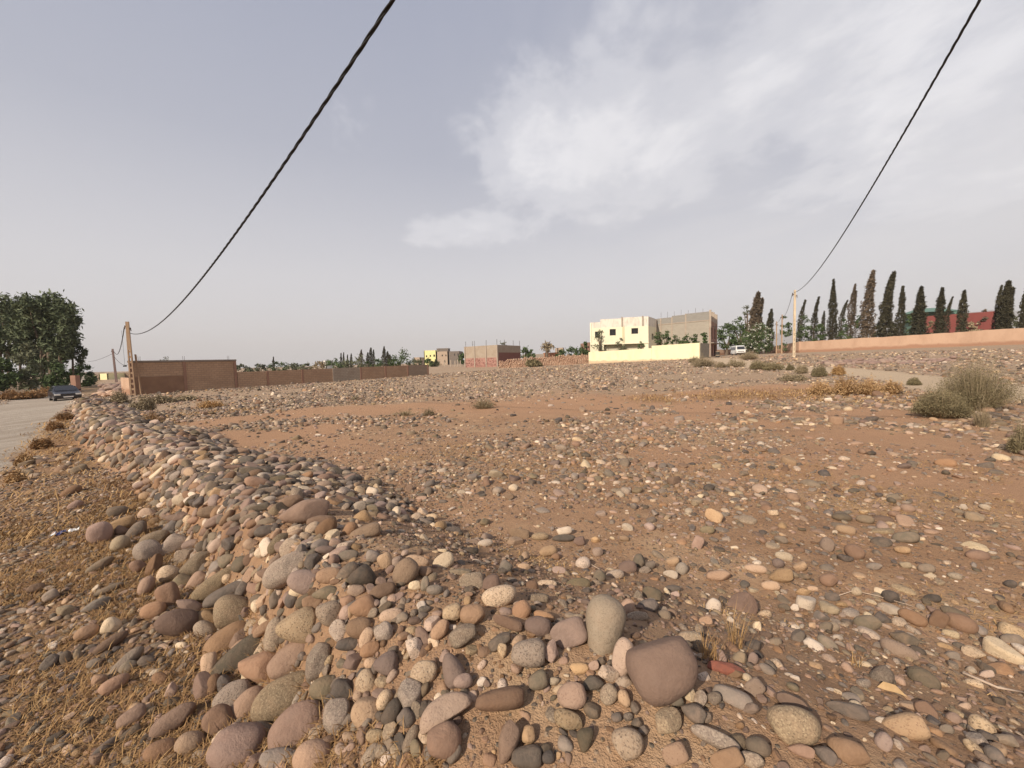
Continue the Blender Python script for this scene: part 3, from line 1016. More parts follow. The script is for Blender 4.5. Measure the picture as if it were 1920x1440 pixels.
def plain_cable(a, b, sag, label, r=.022, n=24):
    a = np.array(a, float); b = np.array(b, float)
    u = np.linspace(0, 1, n)[:, None]
    p = a + (b - a) * u; p[:, 2] -= (4 * sag * u * (1 - u))[:, 0]
    mb = MB(); mb.tube(p, r, 5)
    o = mb.build('overhead_cable', BLACKP, smooth=True)
    return tag(o, label, 'cable', 'overhead cables')


t2 = P(213, 664, 70)
plain_cable(P(233, 614, 32.6), P(216, 662, 69.9), 1.0, 'dark cable sagging from the brown pole back to the purplish pole', .035)
plain_cable(P(211, 663, 70), P(165, 678, 105), .3, 'thin cable running from the purplish pole into the eucalyptus trees', .03)
plain_cable(P(215, 670, 70), P(240, 684, 78), .55, 'thin cable looping from the purplish pole behind the tall block wall', .03)
# far small poles behind the pale one
pole4, H4 = ladder_pole(1465, 590, 62, 0, 'slim pale pole among the dark trees behind the salmon wall', PC1, .16, .12, openings=False)
pole5, H5 = ladder_pole(1455, 603, 70, 0, 'short slim pole, furthest off among the trees behind the salmon wall', PC1, .16, .12, openings=False)
plain_cable(P(1486, 549, 40), P(1466, 592, 61.9), .9, 'dark cable sagging from the pale concrete pole to the slim pole behind it', .02)
plain_cable(P(1465, 595, 62), P(1455, 606, 69.9), .2, 'short cable between the two slim poles among the trees', .02)
plain_cable(P(1335, 612, 64), P(1375, 609, 78), .15, 'thin cable between the unfinished grey house and the green trees', .025)

# ------------------------------------------------------------------ stone wall in the middle
def px_frame(name, px0, d0, px1, d1, label, cat, group=None, z=None):
    a = G(px0, d0); b = G(px1, d1)
    t = empty(name, (0, 0, 0), 0, label, cat, group)
    L = set_frame(t, a, b)
    t.location.z = z if z is not None else min(a[2], b[2])
    return t, L, a, b


sw, L, a, b_ = px_frame('stone_wall', 936, 68, 1104, 67, 'low pinkish dry stone wall with an uneven top in front of the roofless block house', 'wall')
rng = np.random.default_rng(21)
dz = b_[2] - a[2]
mb = MB()
for ii in range(24):
    u0, u1 = ii / 24, (ii + 1) / 24
    mb.box((u0 * L, .10, -.6), (u1 * L - .0, .52, dz * (u0 + u1) / 2 + (1.05 if u0 < .35 else 1.45) * 1.0))
mb.build('core', plain('wall rubble core', (.36, .24, .165), (.27, .175, .12), 3, .95, .4), sw)
# face stones, joined: each a few pixels
bm_v = []; bm_f = []; nv = 0
Vq, Fq = rock_s = (None, None)
def rubble_face(name, L, top_fn, base_fn, parent, mat, size=.22, depth=.16, seed=0, y=0.0, loose=.05):
    """face of a dry stone wall: separate stones in rough courses, one joined part"""
    r = np.random.default_rng(seed)
    bm = bmesh.new(); bmesh.ops.create_icosphere(bm, subdivisions=1, radius=1.0)
    bv = np.array([v.co[:] for v in bm.verts]); bf = np.array([[v.index for v in f.verts] for f in bm.faces]); bm.free()
    Vs = []; Fs = []; n = 0
    z = -.1
    row = 0
    while z < 3.2:
        hgt = size * r.uniform(.75, 1.1)
        x = r.uniform(-size, 0)
        while x < L:
            wd = size * r.uniform(.8, 1.9)
            xc = x + wd / 2
            zc = z + hgt / 2 + base_fn(xc / L)
            if 0 < xc < L and zc + hgt * .3 < top_fn(xc / L) + r.uniform(-.12, .12):
                s = np.array([wd * .53, depth * r.uniform(.8, 1.3), hgt * .53])
                q = bv * (1 + r.normal(0, .1, (len(bv), 1)))
                q = np.sign(q) * np.abs(q) ** .8 * s
                an = r.normal(0, .12); ca, sa = math.cos(an), math.sin(an)
                q = np.stack([q[:, 0] * ca - q[:, 2] * sa, q[:, 1], q[:, 0] * sa + q[:, 2] * ca], 1)
                Vs.append(q + np.array([xc, y + .12 + r.normal(0, loose), zc])); Fs.append(bf + n); n += len(bv)
            x += wd
        z += hgt * .92
    o = np_mesh(name, np.concatenate(Vs), np.concatenate(Fs), mat, parent)
    return tag(o, kind='stuff')


def island_mat(name, c1, c2, c3):
    mt, t, b = new_mat(name, .9, .2)
    g = N(t, 'ShaderNodeNewGeometry')
    col = ramp(t, g.outputs['Random Per Island'], [(0, c1), (.5, c2), (1, c3)])
    n = noise_n(t, g.outputs['Position'], 14, 3)
    col = mixc(t, math_n(t, 'MULTIPLY', n, .4), col, tuple(x * .6 for x in c1))
    t.links.new(col, b.inputs['Base Color'])
    return mt


RUB = island_mat('pink rubble', (.48, .31, .215), (.40, .25, .175), (.56, .40, .29))
RUB_D = island_mat('purplish rubble', (.24, .165, .14), (.30, .20, .155), (.36, .27, .21))
top_sw = lambda u: dz * u + (1.62 - .10 * abs(math.sin(u * 9)) if u > .08 else 1.35) + .12 * u - (.0 if u < .3 else .0)
rubble_face('face_stone', L, top_sw, lambda u: dz * u, sw, RUB, .26, .17, 3, 0.0)
mb = MB(); mb.box((L - .02, -.05, -.3), (L + .55, .6, dz + 1.7)); mb.build('end_pier', block_mat('rubble pier', (.36, .22, .17), (.27, .16, .125), (.48, .36, .27), .35, .2, .03), sw)

# ------------------------------------------------------------------ cream garden wall and the cream house
gw, L, a, b_ = px_frame('garden_wall', 1104, 66, 1312, 53, 'long cream-yellow garden wall in front of the cream house', 'wall')
z0 = gw.location.z
Lt = L
ht = lambda u: (b_[2] - a[2]) * u
seg = [(0, .62, 1.95), (.62, 1.0, 2.25)]
for u0, u1, h in seg:
    mb = MB()
    x0, x1 = u0 * L, u1 * L - .02
    g0, g1 = a[2] + ht(u0) - z0, a[2] + ht(u1) - z0
    vs = [(x0, 0, g0 - .6), (x1, 0, g1 - .6), (x1, .2, g1 - .6), (x0, .2, g0 - .6), (x0, 0, g0 + h), (x1, 0, g1 + h - .05), (x1, .2, g1 + h - .05), (x0, .2, g0 + h)]
    mb.add(vs, [(0, 3, 2, 1), (4, 5, 6, 7), (0, 1, 5, 4), (1, 2, 6, 5), (2, 3, 7, 6), (3, 0, 4, 7)])
    mb.build('panel', YEL_W, gw)
g1 = a[2] + ht(1) - z0
# sheet-metal gate just past the wall's end
GATEM = plain('weathered grey gate', (.30, .27, .21), (.24, .21, .165), 3, .7, .1)
gt, Lg, ga, gb = px_frame('metal_gate', 1313.5, 52.8, 1330, 56, 'grey sheet-metal gate between the cream wall and the unfinished house', 'gate')
for i in range(6):
    mb = MB(); mb.box((Lg * i / 6 + .02, 0, .05), (Lg * (i + 1) / 6 - .02, .05, 2.15)); mb.build('board', GATEM, gt)
mb = MB(); mb.box((-.02, .055, .2), (Lg, .1, .3)); mb.box((-.02, .055, 1.8), (Lg, .1, 1.9)); mb.build('rail', GATEM, gt)


def building(name, corners, z, H, label, cat='house', group=None):
    """corners: ground points of the visible outline; returns root; faces added with facade()"""
    t = empty(name, (corners[0][0], corners[0][1], z), 0, label, cat, group)
    return t


def facade(root, p0, p1, z0, H, holes, mat, name='wall', th=.25, frames=None, depth=True, matrix=None, proud=0.0):
    """wall from p0 to p1 (world xy), outside on the right-hand side of the direction p0->p1 turned (towards the viewer)"""
    d = np.array(p1[:2]) - np.array(p0[:2]); L = float(np.hypot(*d))
    o = MB()
    for (xa, za, xb, zb) in wall_cells(L, H, holes):
        o.box((xa, -proud, za), (xb, th, zb))
    ob = o.build(name, mat, root)
    rl = Vector(root.location)
    ob.location = (p0[0] - rl.x, p0[1] - rl.y, z0 - rl.z)
    ob.rotation_euler = (0, 0, math.atan2(d[1], d[0]))
    return ob, L


def window(root, wall, hole, mat_frame, mat_glass, inset=.16, name='window', bars=True):
    xa, za, xb, zb = hole
    f = .05
    o = MB()
    o.box((xa, inset, za), (xa + f, inset + .06, zb)); o.box((xb - f, inset, za), (xb, inset + .06, zb))
    o.box((xa + f, inset, za), (xb - f, inset + .06, za + f)); o.box((xa + f, inset, zb - f), (xb - f, inset + .06, zb))
    if bars:
        o.box(((xa + xb) / 2 - .02, inset + .005, za + f), ((xa + xb) / 2 + .02, inset + .055, zb - f))
    w_ = o.build(name, mat_frame, root)
    w_.location = wall.location; w_.rotation_euler = wall.rotation_euler
    p = MB(); p.box((xa + f, inset + .02, za + f), (xb - f, inset + .035, zb - f))
    g = p.build('pane', mat_glass, w_)
    return w_


GLASSD = plain('dark window glass', (.012, .012, .014), (.02, .02, .022), 2, .25, 0, .5)
FRAME_D = plain('dark frame', (.05, .045, .04), (.04, .035, .03), 3, .6, .1)

def flat_roof(root, pts, z, mat, th=.2, shrink=.93):
    c = sum(np.array(p[:2]) for p in pts) / len(pts)
    q = [c + (np.array(p[:2]) - c) * shrink for p in pts]
    rl = root.location
    n = len(q)
    o = MB()
    o.add([(p[0] - rl.x, p[1] - rl.y, z - rl.z - th) for p in q] + [(p[0] - rl.x, p[1] - rl.y, z - rl.z) for p in q], [tuple(range(n - 1, -1, -1)), tuple(range(n, 2 * n))] + [(i, (i + 1) % n, n + (i + 1) % n, n + i) for i in range(n)])
    return o.build('roof', mat, root)


# cream house: front 1107..1230, shaded return to the right
dh0, dh1 = 70.5, 68.3
pA = P(1107, 670, dh0); pB = P(1216, 670, dh1)
zh = 1.15
topA = P(1107, 600, dh0)[2]; topB = P(1216, 591.5, dh1)[2]
Hh = (topA + topB) / 2 - zh
hs = empty('cream_house', (pA[0], pA[1], zh), 0, 'two-storey cream-yellow house with a peeling whitewashed parapet and three dark windows', 'house')
dv = pB[:2] - pA[:2]; Lf = float(np.hypot(*dv))
Hm = P(1162, 613, 69.4)[2] - zh           # top of the cream part
fx = lambda px: (px - 1107) / 109.0 * Lf
fz = lambda py: P(1162, py, 69.4)[2] - zh
holes = [(fx(1116.5), fz(631.5), fx(1126.5), fz(620)), (fx(1144.5), fz(628.5), fx(1156), fz(616.5)), (fx(1185), fz(627), fx(1197.5), fz(616.5)), (fx(1133), fz(661), fx(1208), fz(645.5))]
wl, _ = facade(hs, pA, pB, zh, Hm, holes, YEL)
for h in holes[:3]:
    window(hs, wl, h, FRAME_D, GLASSD, .2)
h = holes[3]
o = MB(); o.box((h[0], .9, 0), (h[2], 1.0, h[3])); ob = o.build('ground_floor_wall', plaster_mat('greyish ground floor', (.52, .47, .36), (.40, .36, .28), .5), hs); ob.location = wl.location; ob.rotation_euler = wl.rotation_euler
o = MB(); o.box((fx(1107), -.10, fz(645.3)), (fx(1216) + .05, 1.2, fz(645.3) + .18)); ob = o.build('floor_slab', YEL, hs); ob.location = wl.location; ob.rotation_euler = wl.rotation_euler
o = MB(); o.box((fx(1168), -.07, Hm * .45), (fx(1168) + .35, -.002, Hm + .02)); ob = o.build('downpipe_strip', plaster_mat('worn strip', (.62, .55, .36), (.5, .44, .3), .5), hs); ob.location = wl.location; ob.rotation_euler = wl.rotation_euler
pw, _ = facade(hs, pA, pB, zh + Hm, Hh - Hm, [(0, (Hh - Hm) * .62, fx(1127), 9.0), (fx(1127), (Hh - Hm) * .92, fx(1168), 9)], WHT_P, 'parapet', .2, proud=-.02)
for x in (fx(1168), fx(1206)):
    o = MB(); o.box((x - .13, -.05, 0), (x + .13, .24, Hh - Hm + .12)); ob = o.build('parapet_post', CONC, hs); ob.location = pw.location; ob.rotation_euler = pw.rotation_euler
# shaded side, running back
nrm = np.array([-dv[1], dv[0]]) / Lf
pC = P(1231.5, 670, 74.0); pC[2] = 0; pD = pA + (pC - pB)
pB2 = pB.copy()
facade(hs, pB + np.array([0, 0, 0]), pC, zh, Hm, [(2.6, Hm * .62, 4.2, Hm * .80), (1.0, 0, 3.0, 2.2)], YEL, 'side_wall', .25)
facade(hs, pB, pC, zh + Hm, Hh - Hm, [], WHT_P, 'side_parapet', .2)
facade(hs, pC, pD, zh, Hh, [], CONC, 'back_wall', .25)
facade(hs, pD, pA, zh, Hh - .8, [], YEL, 'end_wall', .25)
flat_roof(hs, [pA, pB, pC, pD], zh + Hm, CONC)

# unfinished grey block house to its right
qA = P(1231.8, 670, 74.2); qB = P(1332.5, 660, 67.0)
zg = 1.2
gh = empty('block_house', (qA[0], qA[1], zg), 0, 'unfinished two-storey grey block house with bare columns beside the cream house', 'house')
dv2 = qB[:2] - qA[:2]; L2 = float(np.hypot(*dv2))
Hl = P(1332, 601, 67.0)[2] - zg; Ht = P(1332, 583.5, 67.0)[2] - zg
bx = [0, .08, .30, .56, .985]
w1, _ = facade(gh, qA, qB, zg, Hl, [], BK_GREY2, 'wall', .22)
w2, _ = facade(gh, qA, qB, zg + Hl + .16, Ht - Hl - .16, [(0, Ht - Hl - .5, L2 * .30, 9), (L2 * .30, Ht - Hl - .28, L2 * .56, 9)], BK_GREY3, 'upper_wall', .2)
o = MB(); o.box((-.05, -.06, Hl), (L2 + .05, .3, Hl + .16)); ob = o.build('floor_band', CONC, gh); ob.location = w1.location; ob.rotation_euler = w1.rotation_euler
for u in bx[1:]:
    o = MB(); o.box((u * L2 - .13, -.04, 0), (u * L2 + .13, .25, Hl - .002)); ob = o.build('column', CONC, gh); ob.location = w1.location; ob.rotation_euler = w1.rotation_euler
    o = MB(); o.box((u * L2 - .12, -.03, Hl + .162), (u * L2 + .12, .23, Ht - (.45 if u < .35 else .1) + .12)); ob = o.build('column', CONC, gh); ob.location = w1.location; ob.rotation_euler = w1.rotation_euler
n2 = np.array([-dv2[1], dv2[0]]) / L2
qC = P(1344.5, 660, 75.5); qC[2] = 0; qD = qA + (qC - qB)
Lsd = float(np.hypot(*(qC - qB)[:2]))
REDB = block_mat('red hollow brick', (.36, .19, .14), (.30, .155, .115), (.33, .25, .2), .3, .2, .02)
Ls = 9.5
hol = [(1.2, 0, 3.2, 2.6), (5.0, 0, 8.3, 2.6), (1.0, 3.6, 2.6, 5.6), (5.4, 3.6, 7.4, 6.0)]
rw, _ = facade(gh, qB, qC, zg, Hl, hol, REDB, 'side_wall', .22)
for h in hol[2:]:
    window(gh, rw, h, FRAME_D, GLASSD, .15)
facade(gh, qB, qC, zg + Hl, .9, [], CONC, 'side_parapet', .18)
for i, y_ in enumerate(np.linspace(.1, Lsd - .2, 5)):
    o = MB(); o.box((y_ - .15, -.06, Hl - 1.2), (y_ + .15, .26, Ht + .25 - .12 * (i % 2))); ob = o.build('column', CONC, gh); ob.location = rw.location; ob.rotation_euler = rw.rotation_euler
o = MB(); o.box((-.1, -.5, 2.75), (Lsd - .1, -.005, 2.93)); ob = o.build('balcony_slab', CONC_D, gh); ob.location = rw.location; ob.rotation_euler = rw.rotation_euler
facade(gh, qC, qD, zg, Hl, [], BK_GREY2, 'back_wall', .22)
facade(gh, qD, qA, zg, Hl, [], BK_GREY2, 'end_wall', .22)
flat_roof(gh, [qA, qB, qC, qD], zg + Hl - .01, CONC)
for i in range(7):
    o = MB(); x = L2 * (.08 + .13 * i); o.tube([(x, .1, Ht - .6), (x + .02, .1, Ht + .75 + .2 * math.sin(i * 3))], .022, 5); ob = o.build('rebar', STEEL, gh); ob.location = w1.location; ob.rotation_euler = w1.rotation_euler

# roofless block house in the middle (two visible sides)
m0 = P(872.5, 680, 85); m1 = P(934, 680, 79); m2 = P(976.5, 680, 88)
zm = .55
mh = empty('block_house', (m0[0], m0[1], zm), 0, 'roofless one-storey block house, grey above a red rubble base, behind the stone wall', 'house')
Hm2 = P(934, 646.5, 79)[2] - zm
LA = float(np.hypot(*(m1 - m0)[:2]))
RUBR = island_mat('red rubble base', (.36, .185, .15), (.29, .15, .125), (.44, .28, .22))
zlow = Hm2 * .45
wa, _ = facade(mh, m0, m1, zm + zlow, Hm2 - zlow, [], BK_GREY, 'wall', .22)
fb, _ = facade(mh, m0, m1, zm - .3, zlow + .3, [], plain('red rubble mortar', (.38, .21, .17), (.30, .165, .135), 2, .95, .4), 'rubble_base', .22)
rf = rubble_face('base_stone', LA, lambda u: zlow, lambda u: -.2, mh, RUBR, .3, .12, 5, -.07)
rf.location = (0, 0, 0); rf.rotation_euler = wa.rotation_euler
for u in (.0, .31, .66, .985):
    o = MB(); o.box((u * LA - .12, -.14, 0), (u * LA + .14, .25, Hm2 - .0 + .0)); ob = o.build('column', CONC, mh); ob.location = (0, 0, 0); ob.rotation_euler = wa.rotation_euler
LB = float(np.hypot(*(m2 - m1)[:2]))
wb, _ = facade(mh, m1, m2, zm + zlow + 1.0, Hm2 - zlow - 1.0, [], BK_GREY, 'side_wall', .22)
wb2, _ = facade(mh, m1, m2, zm - .3, zlow + 1.3, [], block_mat('dark red block', (.26, .11, .09), (.21, .09, .075), (.18, .1, .085)), 'side_base', .22)
mdv = (m1 - m0)[:2] / LA; mn = np.array([-mdv[1], mdv[0]])
m3 = m2 + (m0 - m1)
facade(mh, m2, m3, zm, Hm2, [], BK_GREY, 'back_wall', .22)
facade(mh, m3, m0, zm, Hm2, [], BK_GREY, 'end_wall', .22)
for wobj, Lx, us in ((wa, LA, (.02, .24, .3, .66, .97)), (wb, LB, (.3, .68, .98))):
    for u in us:
        for q in (-.05, .06):
            zz = Hm2
            o = MB(); o.tube([(u * Lx + q, .1, Hm2 - .2), (u * Lx + q * 1.5, .1, Hm2 + 1.15)], .022, 5)
            ob = o.build('rebar', STEEL, mh)
            ob.location = (wobj.location[0], wobj.location[1], 0); ob.rotation_euler = wobj.rotation_euler

# ------------------------------------------------------------------ far houses
def box_house(name, px0, px1, d, py_top, mat, label, depth=9.0, win=(), d1=None, parapet=None, base_py=None, cat='house', zbase=None):
    d1 = d1 or d
    a = G(px0, d); b = G(px1, d1)
    z = zbase if zbase is not None else min(a[2], b[2]) - .2
    pa = P(px0, py_top, d); pb = P(px1, py_top, d1)
    H = (pa[2] + pb[2]) / 2 - z
    t = empty(name, (a[0], a[1], z), 0, label, cat)
    dv_ = b[:2] - a[:2]; L_ = float(np.hypot(*dv_)); n_ = np.array([-dv_[1], dv_[0]]) / L_
    hs_ = []
    for (wx0, wy0, wx1, wy1) in win:
        k_ = lambda x: (x - px0) / (px1 - px0) * L_
        zz = lambda y_: P((px0 + px1) / 2, y_, (d + d1) / 2)[2] - z
        hs_.append((k_(wx0), zz(wy1), k_(wx1), zz(wy0)))
    f_, _ = facade(t, a, b, z, H, hs_, mat, 'wall', .25)
    for h_ in hs_:
        window(t, f_, h_, FRAME_D, GLASSD, .15)
    c = np.array([*(b[:2] + n_ * depth), 0]); e = np.array([*(a[:2] + n_ * depth), 0])
    facade(t, b, c, z, H, [], mat, 'side_wall', .25); facade(t, c, e, z, H, [], mat, 'back_wall', .25); facade(t, e, a, z, H, [], mat, 'side_wall', .25)
    o = MB(); o.box((.26, .26, H - .35), (L_ - .26, depth - .26, H - .2)); ob = o.build('roof', CONC, t); ob.location = f_.location; ob.rotation_euler = f_.rotation_euler
    return t, f_, H, L_


YEL2 = plaster_mat('bright yellow paint', (.80, .74, .36), (.7, .62, .3), .2)
BEI = plain('beige block', (.45, .35, .26), (.38, .29, .22), 1.5, .9, .2)
DKB = plain('dark brown block', (.20, .165, .14), (.16, .135, .115), 1.5, .9, .2)
far_z = 1.0
box_house('yellow_house', 796, 819, 150, 657, YEL2, 'small bright yellow two-storey house with dark windows, far off beyond the low wall', 10, [(799.5, 666, 802, 669.5), (806.5, 665.5, 809, 669), (813.5, 665, 816.5, 669)], zbase=.9)
box_house('beige_house', 819.3, 841, 150, 659, BEI, 'unpainted beige house joined to the far yellow house', 10, [(829, 665, 831.5, 668), (836, 665, 838, 668), (833, 676, 835.5, 680)], zbase=.9)
o = empty('roof_room', tuple(P(819, 659, 154)), 0, 'dark block room on the roof of the far beige house', 'roof room')
p_ = P(819, 659, 154); q_ = P(840, 653.5, 154)
mb = MB(); mb.box((0, 0, -.6), (q_[0] - p_[0], 5, q_[2] - p_[2])); mb.build('wall', DKB, o)
mb = MB(); mb.box((-.1, -.1, q_[2] - p_[2]), (q_[0] - p_[0] + .1, 5.1, q_[2] - p_[2] + .15)); mb.build('roof', CONC_D, o)
box_house('dark_block_house', 841.3, 863.5, 150, 658.5, DKB, 'dark block house, darkest and last of the far row of houses', 10, [(852.5, 663, 854, 667), (859, 663, 861, 667)], zbase=.9)
box_house('low_house', 776, 789, 135, 670, BEI, 'low beige hut among trees beside the far yellow house', 6, zbase=.6)
box_house('white_house', 605, 612, 150, 676, plain('white paint', (.75, .72, .66), None, 2, .9, 0), 'tiny white house behind the scrub beyond the low wall', 6, [(607.5, 679, 609.2, 682)], zbase=0)
box_house('low_house', 184, 201, 92, 700.5, plaster_mat('pale yellow wall', (.80, .72, .42), (.7, .6, .36), .2), 'low pale yellow house end beside the track, by the eucalyptus', 5, zbase=-1.3)
box_house('long_shed', 201.4, 243, 96, 699, plain('brown shed wall', (.26, .18, .12), (.21, .145, .10), 1, .95, .2), 'long low brown shed behind the purplish pole', 8, [(207, 708.5, 213, 710.5), (222, 708, 228, 710)], zbase=-1.3)
box_house('low_house', 981, 1022, 112, 664, plain('grey block far', (.33, .29, .24), (.28, .24, .2), 1, .95, .2), 'low grey block wall house behind the stone wall', 7, zbase=1.0)
tcw, f_, H_, L_ = box_house('low_house', 1022.5, 1048, 108, 661, plain('terracotta wall', (.42, .20, .11), (.35, .17, .10), 1, .95, .2), 'low terracotta house with a pale arch behind the stone wall', 7, zbase=1.0)
box_house('low_house', 1046, 1058, 125, 652, BEI, 'far beige house with a cream top, between dark trees', 7, [(1049, 656, 1051, 659)], zbase=1.2)
box_house('brick_house', 1100, 1108.5, 95, 642, REDB, 'narrow strip of a red brick house showing behind the cream house', 8, [(1103, 649, 1105, 653)], zbase=1.1)
box_house('red_house', 1730, 1876, 80, 588, REDW, 'long dark red building behind the cypresses', 9, d1=72, zbase=2.0)
rr_, _, _, _ = box_house('green_roof_house', 1722, 1796, 92, 583, GREENR, 'low house with green roofing behind the red building', 6, d1=90, zbase=2.0)
# pitched green roof
p_ = P(1724, 587, 90.5); q_ = P(1794, 587, 88.8)
mb = MB(); Lr = float(np.hypot(*(q_ - p_)[:2]))
mb.add([(-.5, -1, .1), (Lr + .5, -1, .1), (Lr * .75, 3, 1.3), (Lr * .25, 3, 1.3), (Lr + .5, 7, .1), (-.5, 7, .1)], [(0, 1, 2, 3), (1, 4, 2), (4, 5, 3, 2), (5, 0, 3)])
ob = mb.build('roof', GREENR, rr_); ob.location = (p_[0] - rr_.location.x, p_[1] - rr_.location.y, p_[2] - rr_.location.z); ob.rotation_euler = (0, 0, math.atan2(q_[1] - p_[1], q_[0] - p_[0]))
# small posts of a far fence
for i, px in enumerate((833.5, 845.5, 853.5, 858.5, 863.5)):
    g = G(px, 96)
    mb = MB(); mb.box((-.12, -.1, -.3), (.12, .1, 1.55 + .25 * (i % 2))); o = mb.build('fence_post', CONC); o.location = tuple(g)
    tag(o, ['pale concrete fence post standing apart, first of five by the dark far house', 'pale concrete fence post, second of five by the dark far house', 'pale concrete fence post in the middle of five by the dark far house', 'pale concrete fence post, fourth of five by the dark far house', 'pale concrete fence post next to the roofless block house, last of five'][i], 'post', 'far fence posts')

# ------------------------------------------------------------------ long salmon wall at the right
sa, sb = G(1424, 97), G(2150, 43)
wa_ = empty('salmon_wall', (0, 0, 0), 0, 'long salmon-pink rendered wall below the row of cypresses', 'wall')
stat = [(1398, 104), (1424, 97), (1500, 79), (1600, 70.5), (1700, 64), (1800, 58.7), (1920, 53), (2060, 47.5)]
tops = [657, 654.5, 640.5, 634.5, 629, 622.5, 615.0, 606]
for i in range(len(stat) - 1):
    (p0_, d0_), (p1_, d1_) = stat[i], stat[i + 1]
    A_ = P(p0_, tops[i], d0_); B_ = P(p1_, tops[i + 1], d1_)
    mb = MB()
    gA = float(ground(np.array([A_[0]]), np.array([A_[1]]))[0]) - .6; gB = float(ground(np.array([B_[0]]), np.array([B_[1]]))[0]) - .6
    dv_ = (B_ - A_)[:2]; dv_ = dv_ / np.hypot(*dv_); nn = np.array([-dv_[1], dv_[0]]) * .2
    if nn[1] < 0: nn = -nn
    A2 = A_[:2] + nn; B2 = B_[:2] + nn
    zb = min(gA, gB)
    ns = 22
    rw_ = np.random.default_rng(70 + i)
    jz = np.concatenate([[0], np.cumsum(rw_.normal(0, .018, ns))]); jz -= np.linspace(0, jz[-1], ns + 1)
    for j in range(ns):
        u0, u1 = j / ns, (j + 1) / ns
        mixp = lambda p_, q_, f_: np.array(p_) * (1 - f_) + np.array(q_) * f_
        a0, a1 = mixp(A_[:2], B_[:2], u0), mixp(A_[:2], B_[:2], u1)
        c0, c1 = mixp(A2, B2, u0), mixp(A2, B2, u1)
        z0_, z1_ = gA + (gB - gA) * u0, gA + (gB - gA) * u1
        t0_, t1_ = A_[2] + (B_[2] - A_[2]) * u0 + jz[j], A_[2] + (B_[2] - A_[2]) * u1 + jz[j + 1]
        vs = [(*a0, z0_), (*a1, z1_), (*c1, z1_), (*c0, z0_), (*a0, t0_), (*a1, t1_), (*c1, t1_), (*c0, t0_)]
        fs_ = [(4, 5, 6, 7), (0, 1, 5, 4), (2, 3, 7, 6)] + ([(3, 0, 4, 7)] if j == 0 else []) + ([(1, 2, 6, 5)] if j == ns - 1 else [])
        mb.add(vs, fs_)
    o = mb.build('wall_section', SALMON, wa_)
    # object origin near the wall foot so that the low staining sits at the foot
    zo = (gA + gB) / 2 + .6
    o.data.transform(Matrix.Translation((-A_[0], -A_[1], -zo))); o.location = (A_[0], A_[1], zo)
g = G(1408, 100)
far_w = empty('garden_wall', (0, 0, 0), 0, 'low pinkish wall closing the lane behind the white van', 'wall')
Lq = set_frame(far_w, G(1342, 92), G(1405, 98)); far_w.location.z = G(1342, 92)[2]
for i in range(3):
    mb = MB(); mb.box((Lq * i / 3, 0, -.8), (Lq * (i + 1) / 3 - .03, .2, 1.35)); mb.build('panel', SALMON, far_w)
g1_ = G(1396, 90)
dg = empty('dark_gate', tuple(g1_), -.5, 'dark metal gate beside the white van at the end of the salmon wall', 'gate')
for i in range(2):
    mb = MB(); mb.box((i * .9 - .9, 0, .05), (i * .9 - .04, .06, 2.2)); mb.build('leaf', FRAME_D, dg)
mb = MB(); mb.box((-1.1, -.05, 0), (-.93, .15, 2.4)); mb.build('post', CONC_D, dg)
mb = MB(); mb.box((.9, -.05, 0), (1.07, .15, 2.4)); mb.build('post', CONC_D, dg)
mb = MB(); mb.box((-1.3, -.4, 2.42), (1.2, .5, 2.6)); mb.build('lintel', CONC_D, dg)
# drum beside the grey gate
g = G(1345.5, 58)
dr = empty('oil_drum', tuple(g), 0, 'dark drum with a pale band by the grey metal gate', 'drum')
mb = MB(); mb.tube([(0, 0, 0), (0, 0, .3)], .28, 14); mb.tube([(0, 0, .36), (0, 0, .85)], .28, 14); mb.build('barrel', FRAME_D, dr)
mb = MB(); mb.tube([(0, 0, .3), (0, 0, .36)], .295, 14); mb.tube([(0, 0, .85), (0, 0, .88)], .295, 14); mb.build('band', PC3, dr)

# ------------------------------------------------------------------ vehicles
def car_body(name, prof_side, width, mat, parent, taper=.86, z_belt=.9):
    """side profile (y along the car, z) extruded across x with tumblehome above the belt line"""
    n = len(prof_side)
    vs = []; fs = []
    xs = (-1, -.92, .92, 1)
    for s in xs:
        for (y_, z_) in prof_side:
            k_ = 1 - (1 - taper) * max(0, (z_ - z_belt)) / max(.01, (max(p[1] for p in prof_side) - z_belt))
            inset = .04 if abs(s) == 1 else 0
            vs.append((s * width / 2 * k_, y_ * (1 - inset * .1), z_ - (inset if z_ > .5 else -inset)))
    for j in range(3):
        for i in range(n):
            i2 = (i + 1) % n
            fs.append((j * n + i, j * n + i2, (j + 1) * n + i2, (j + 1) * n + i))
    fs.append(tuple(range(n - 1, -1, -1))); fs.append(tuple(3 * n + i for i in range(n)))
    o = MB(); o.add(vs, fs)
    return o.build(name, mat, parent, smooth=False, bevel=.03)


def wheel(parent, x, y, r, wdt=.2):
    o = MB(); o.tube([(x - wdt / 2, y, r), (x + wdt / 2, y, r)], r, 18); wh = o.build('wheel', BLACKP, parent, smooth=False)
    o = MB(); s = 1 if x > 0 else -1; o.tube([(x + s * (wdt / 2 - .02), y, r), (x + s * (wdt / 2 + .012), y, r)], r * .62, 14); o.build('rim', RIM, wh)
    return wh


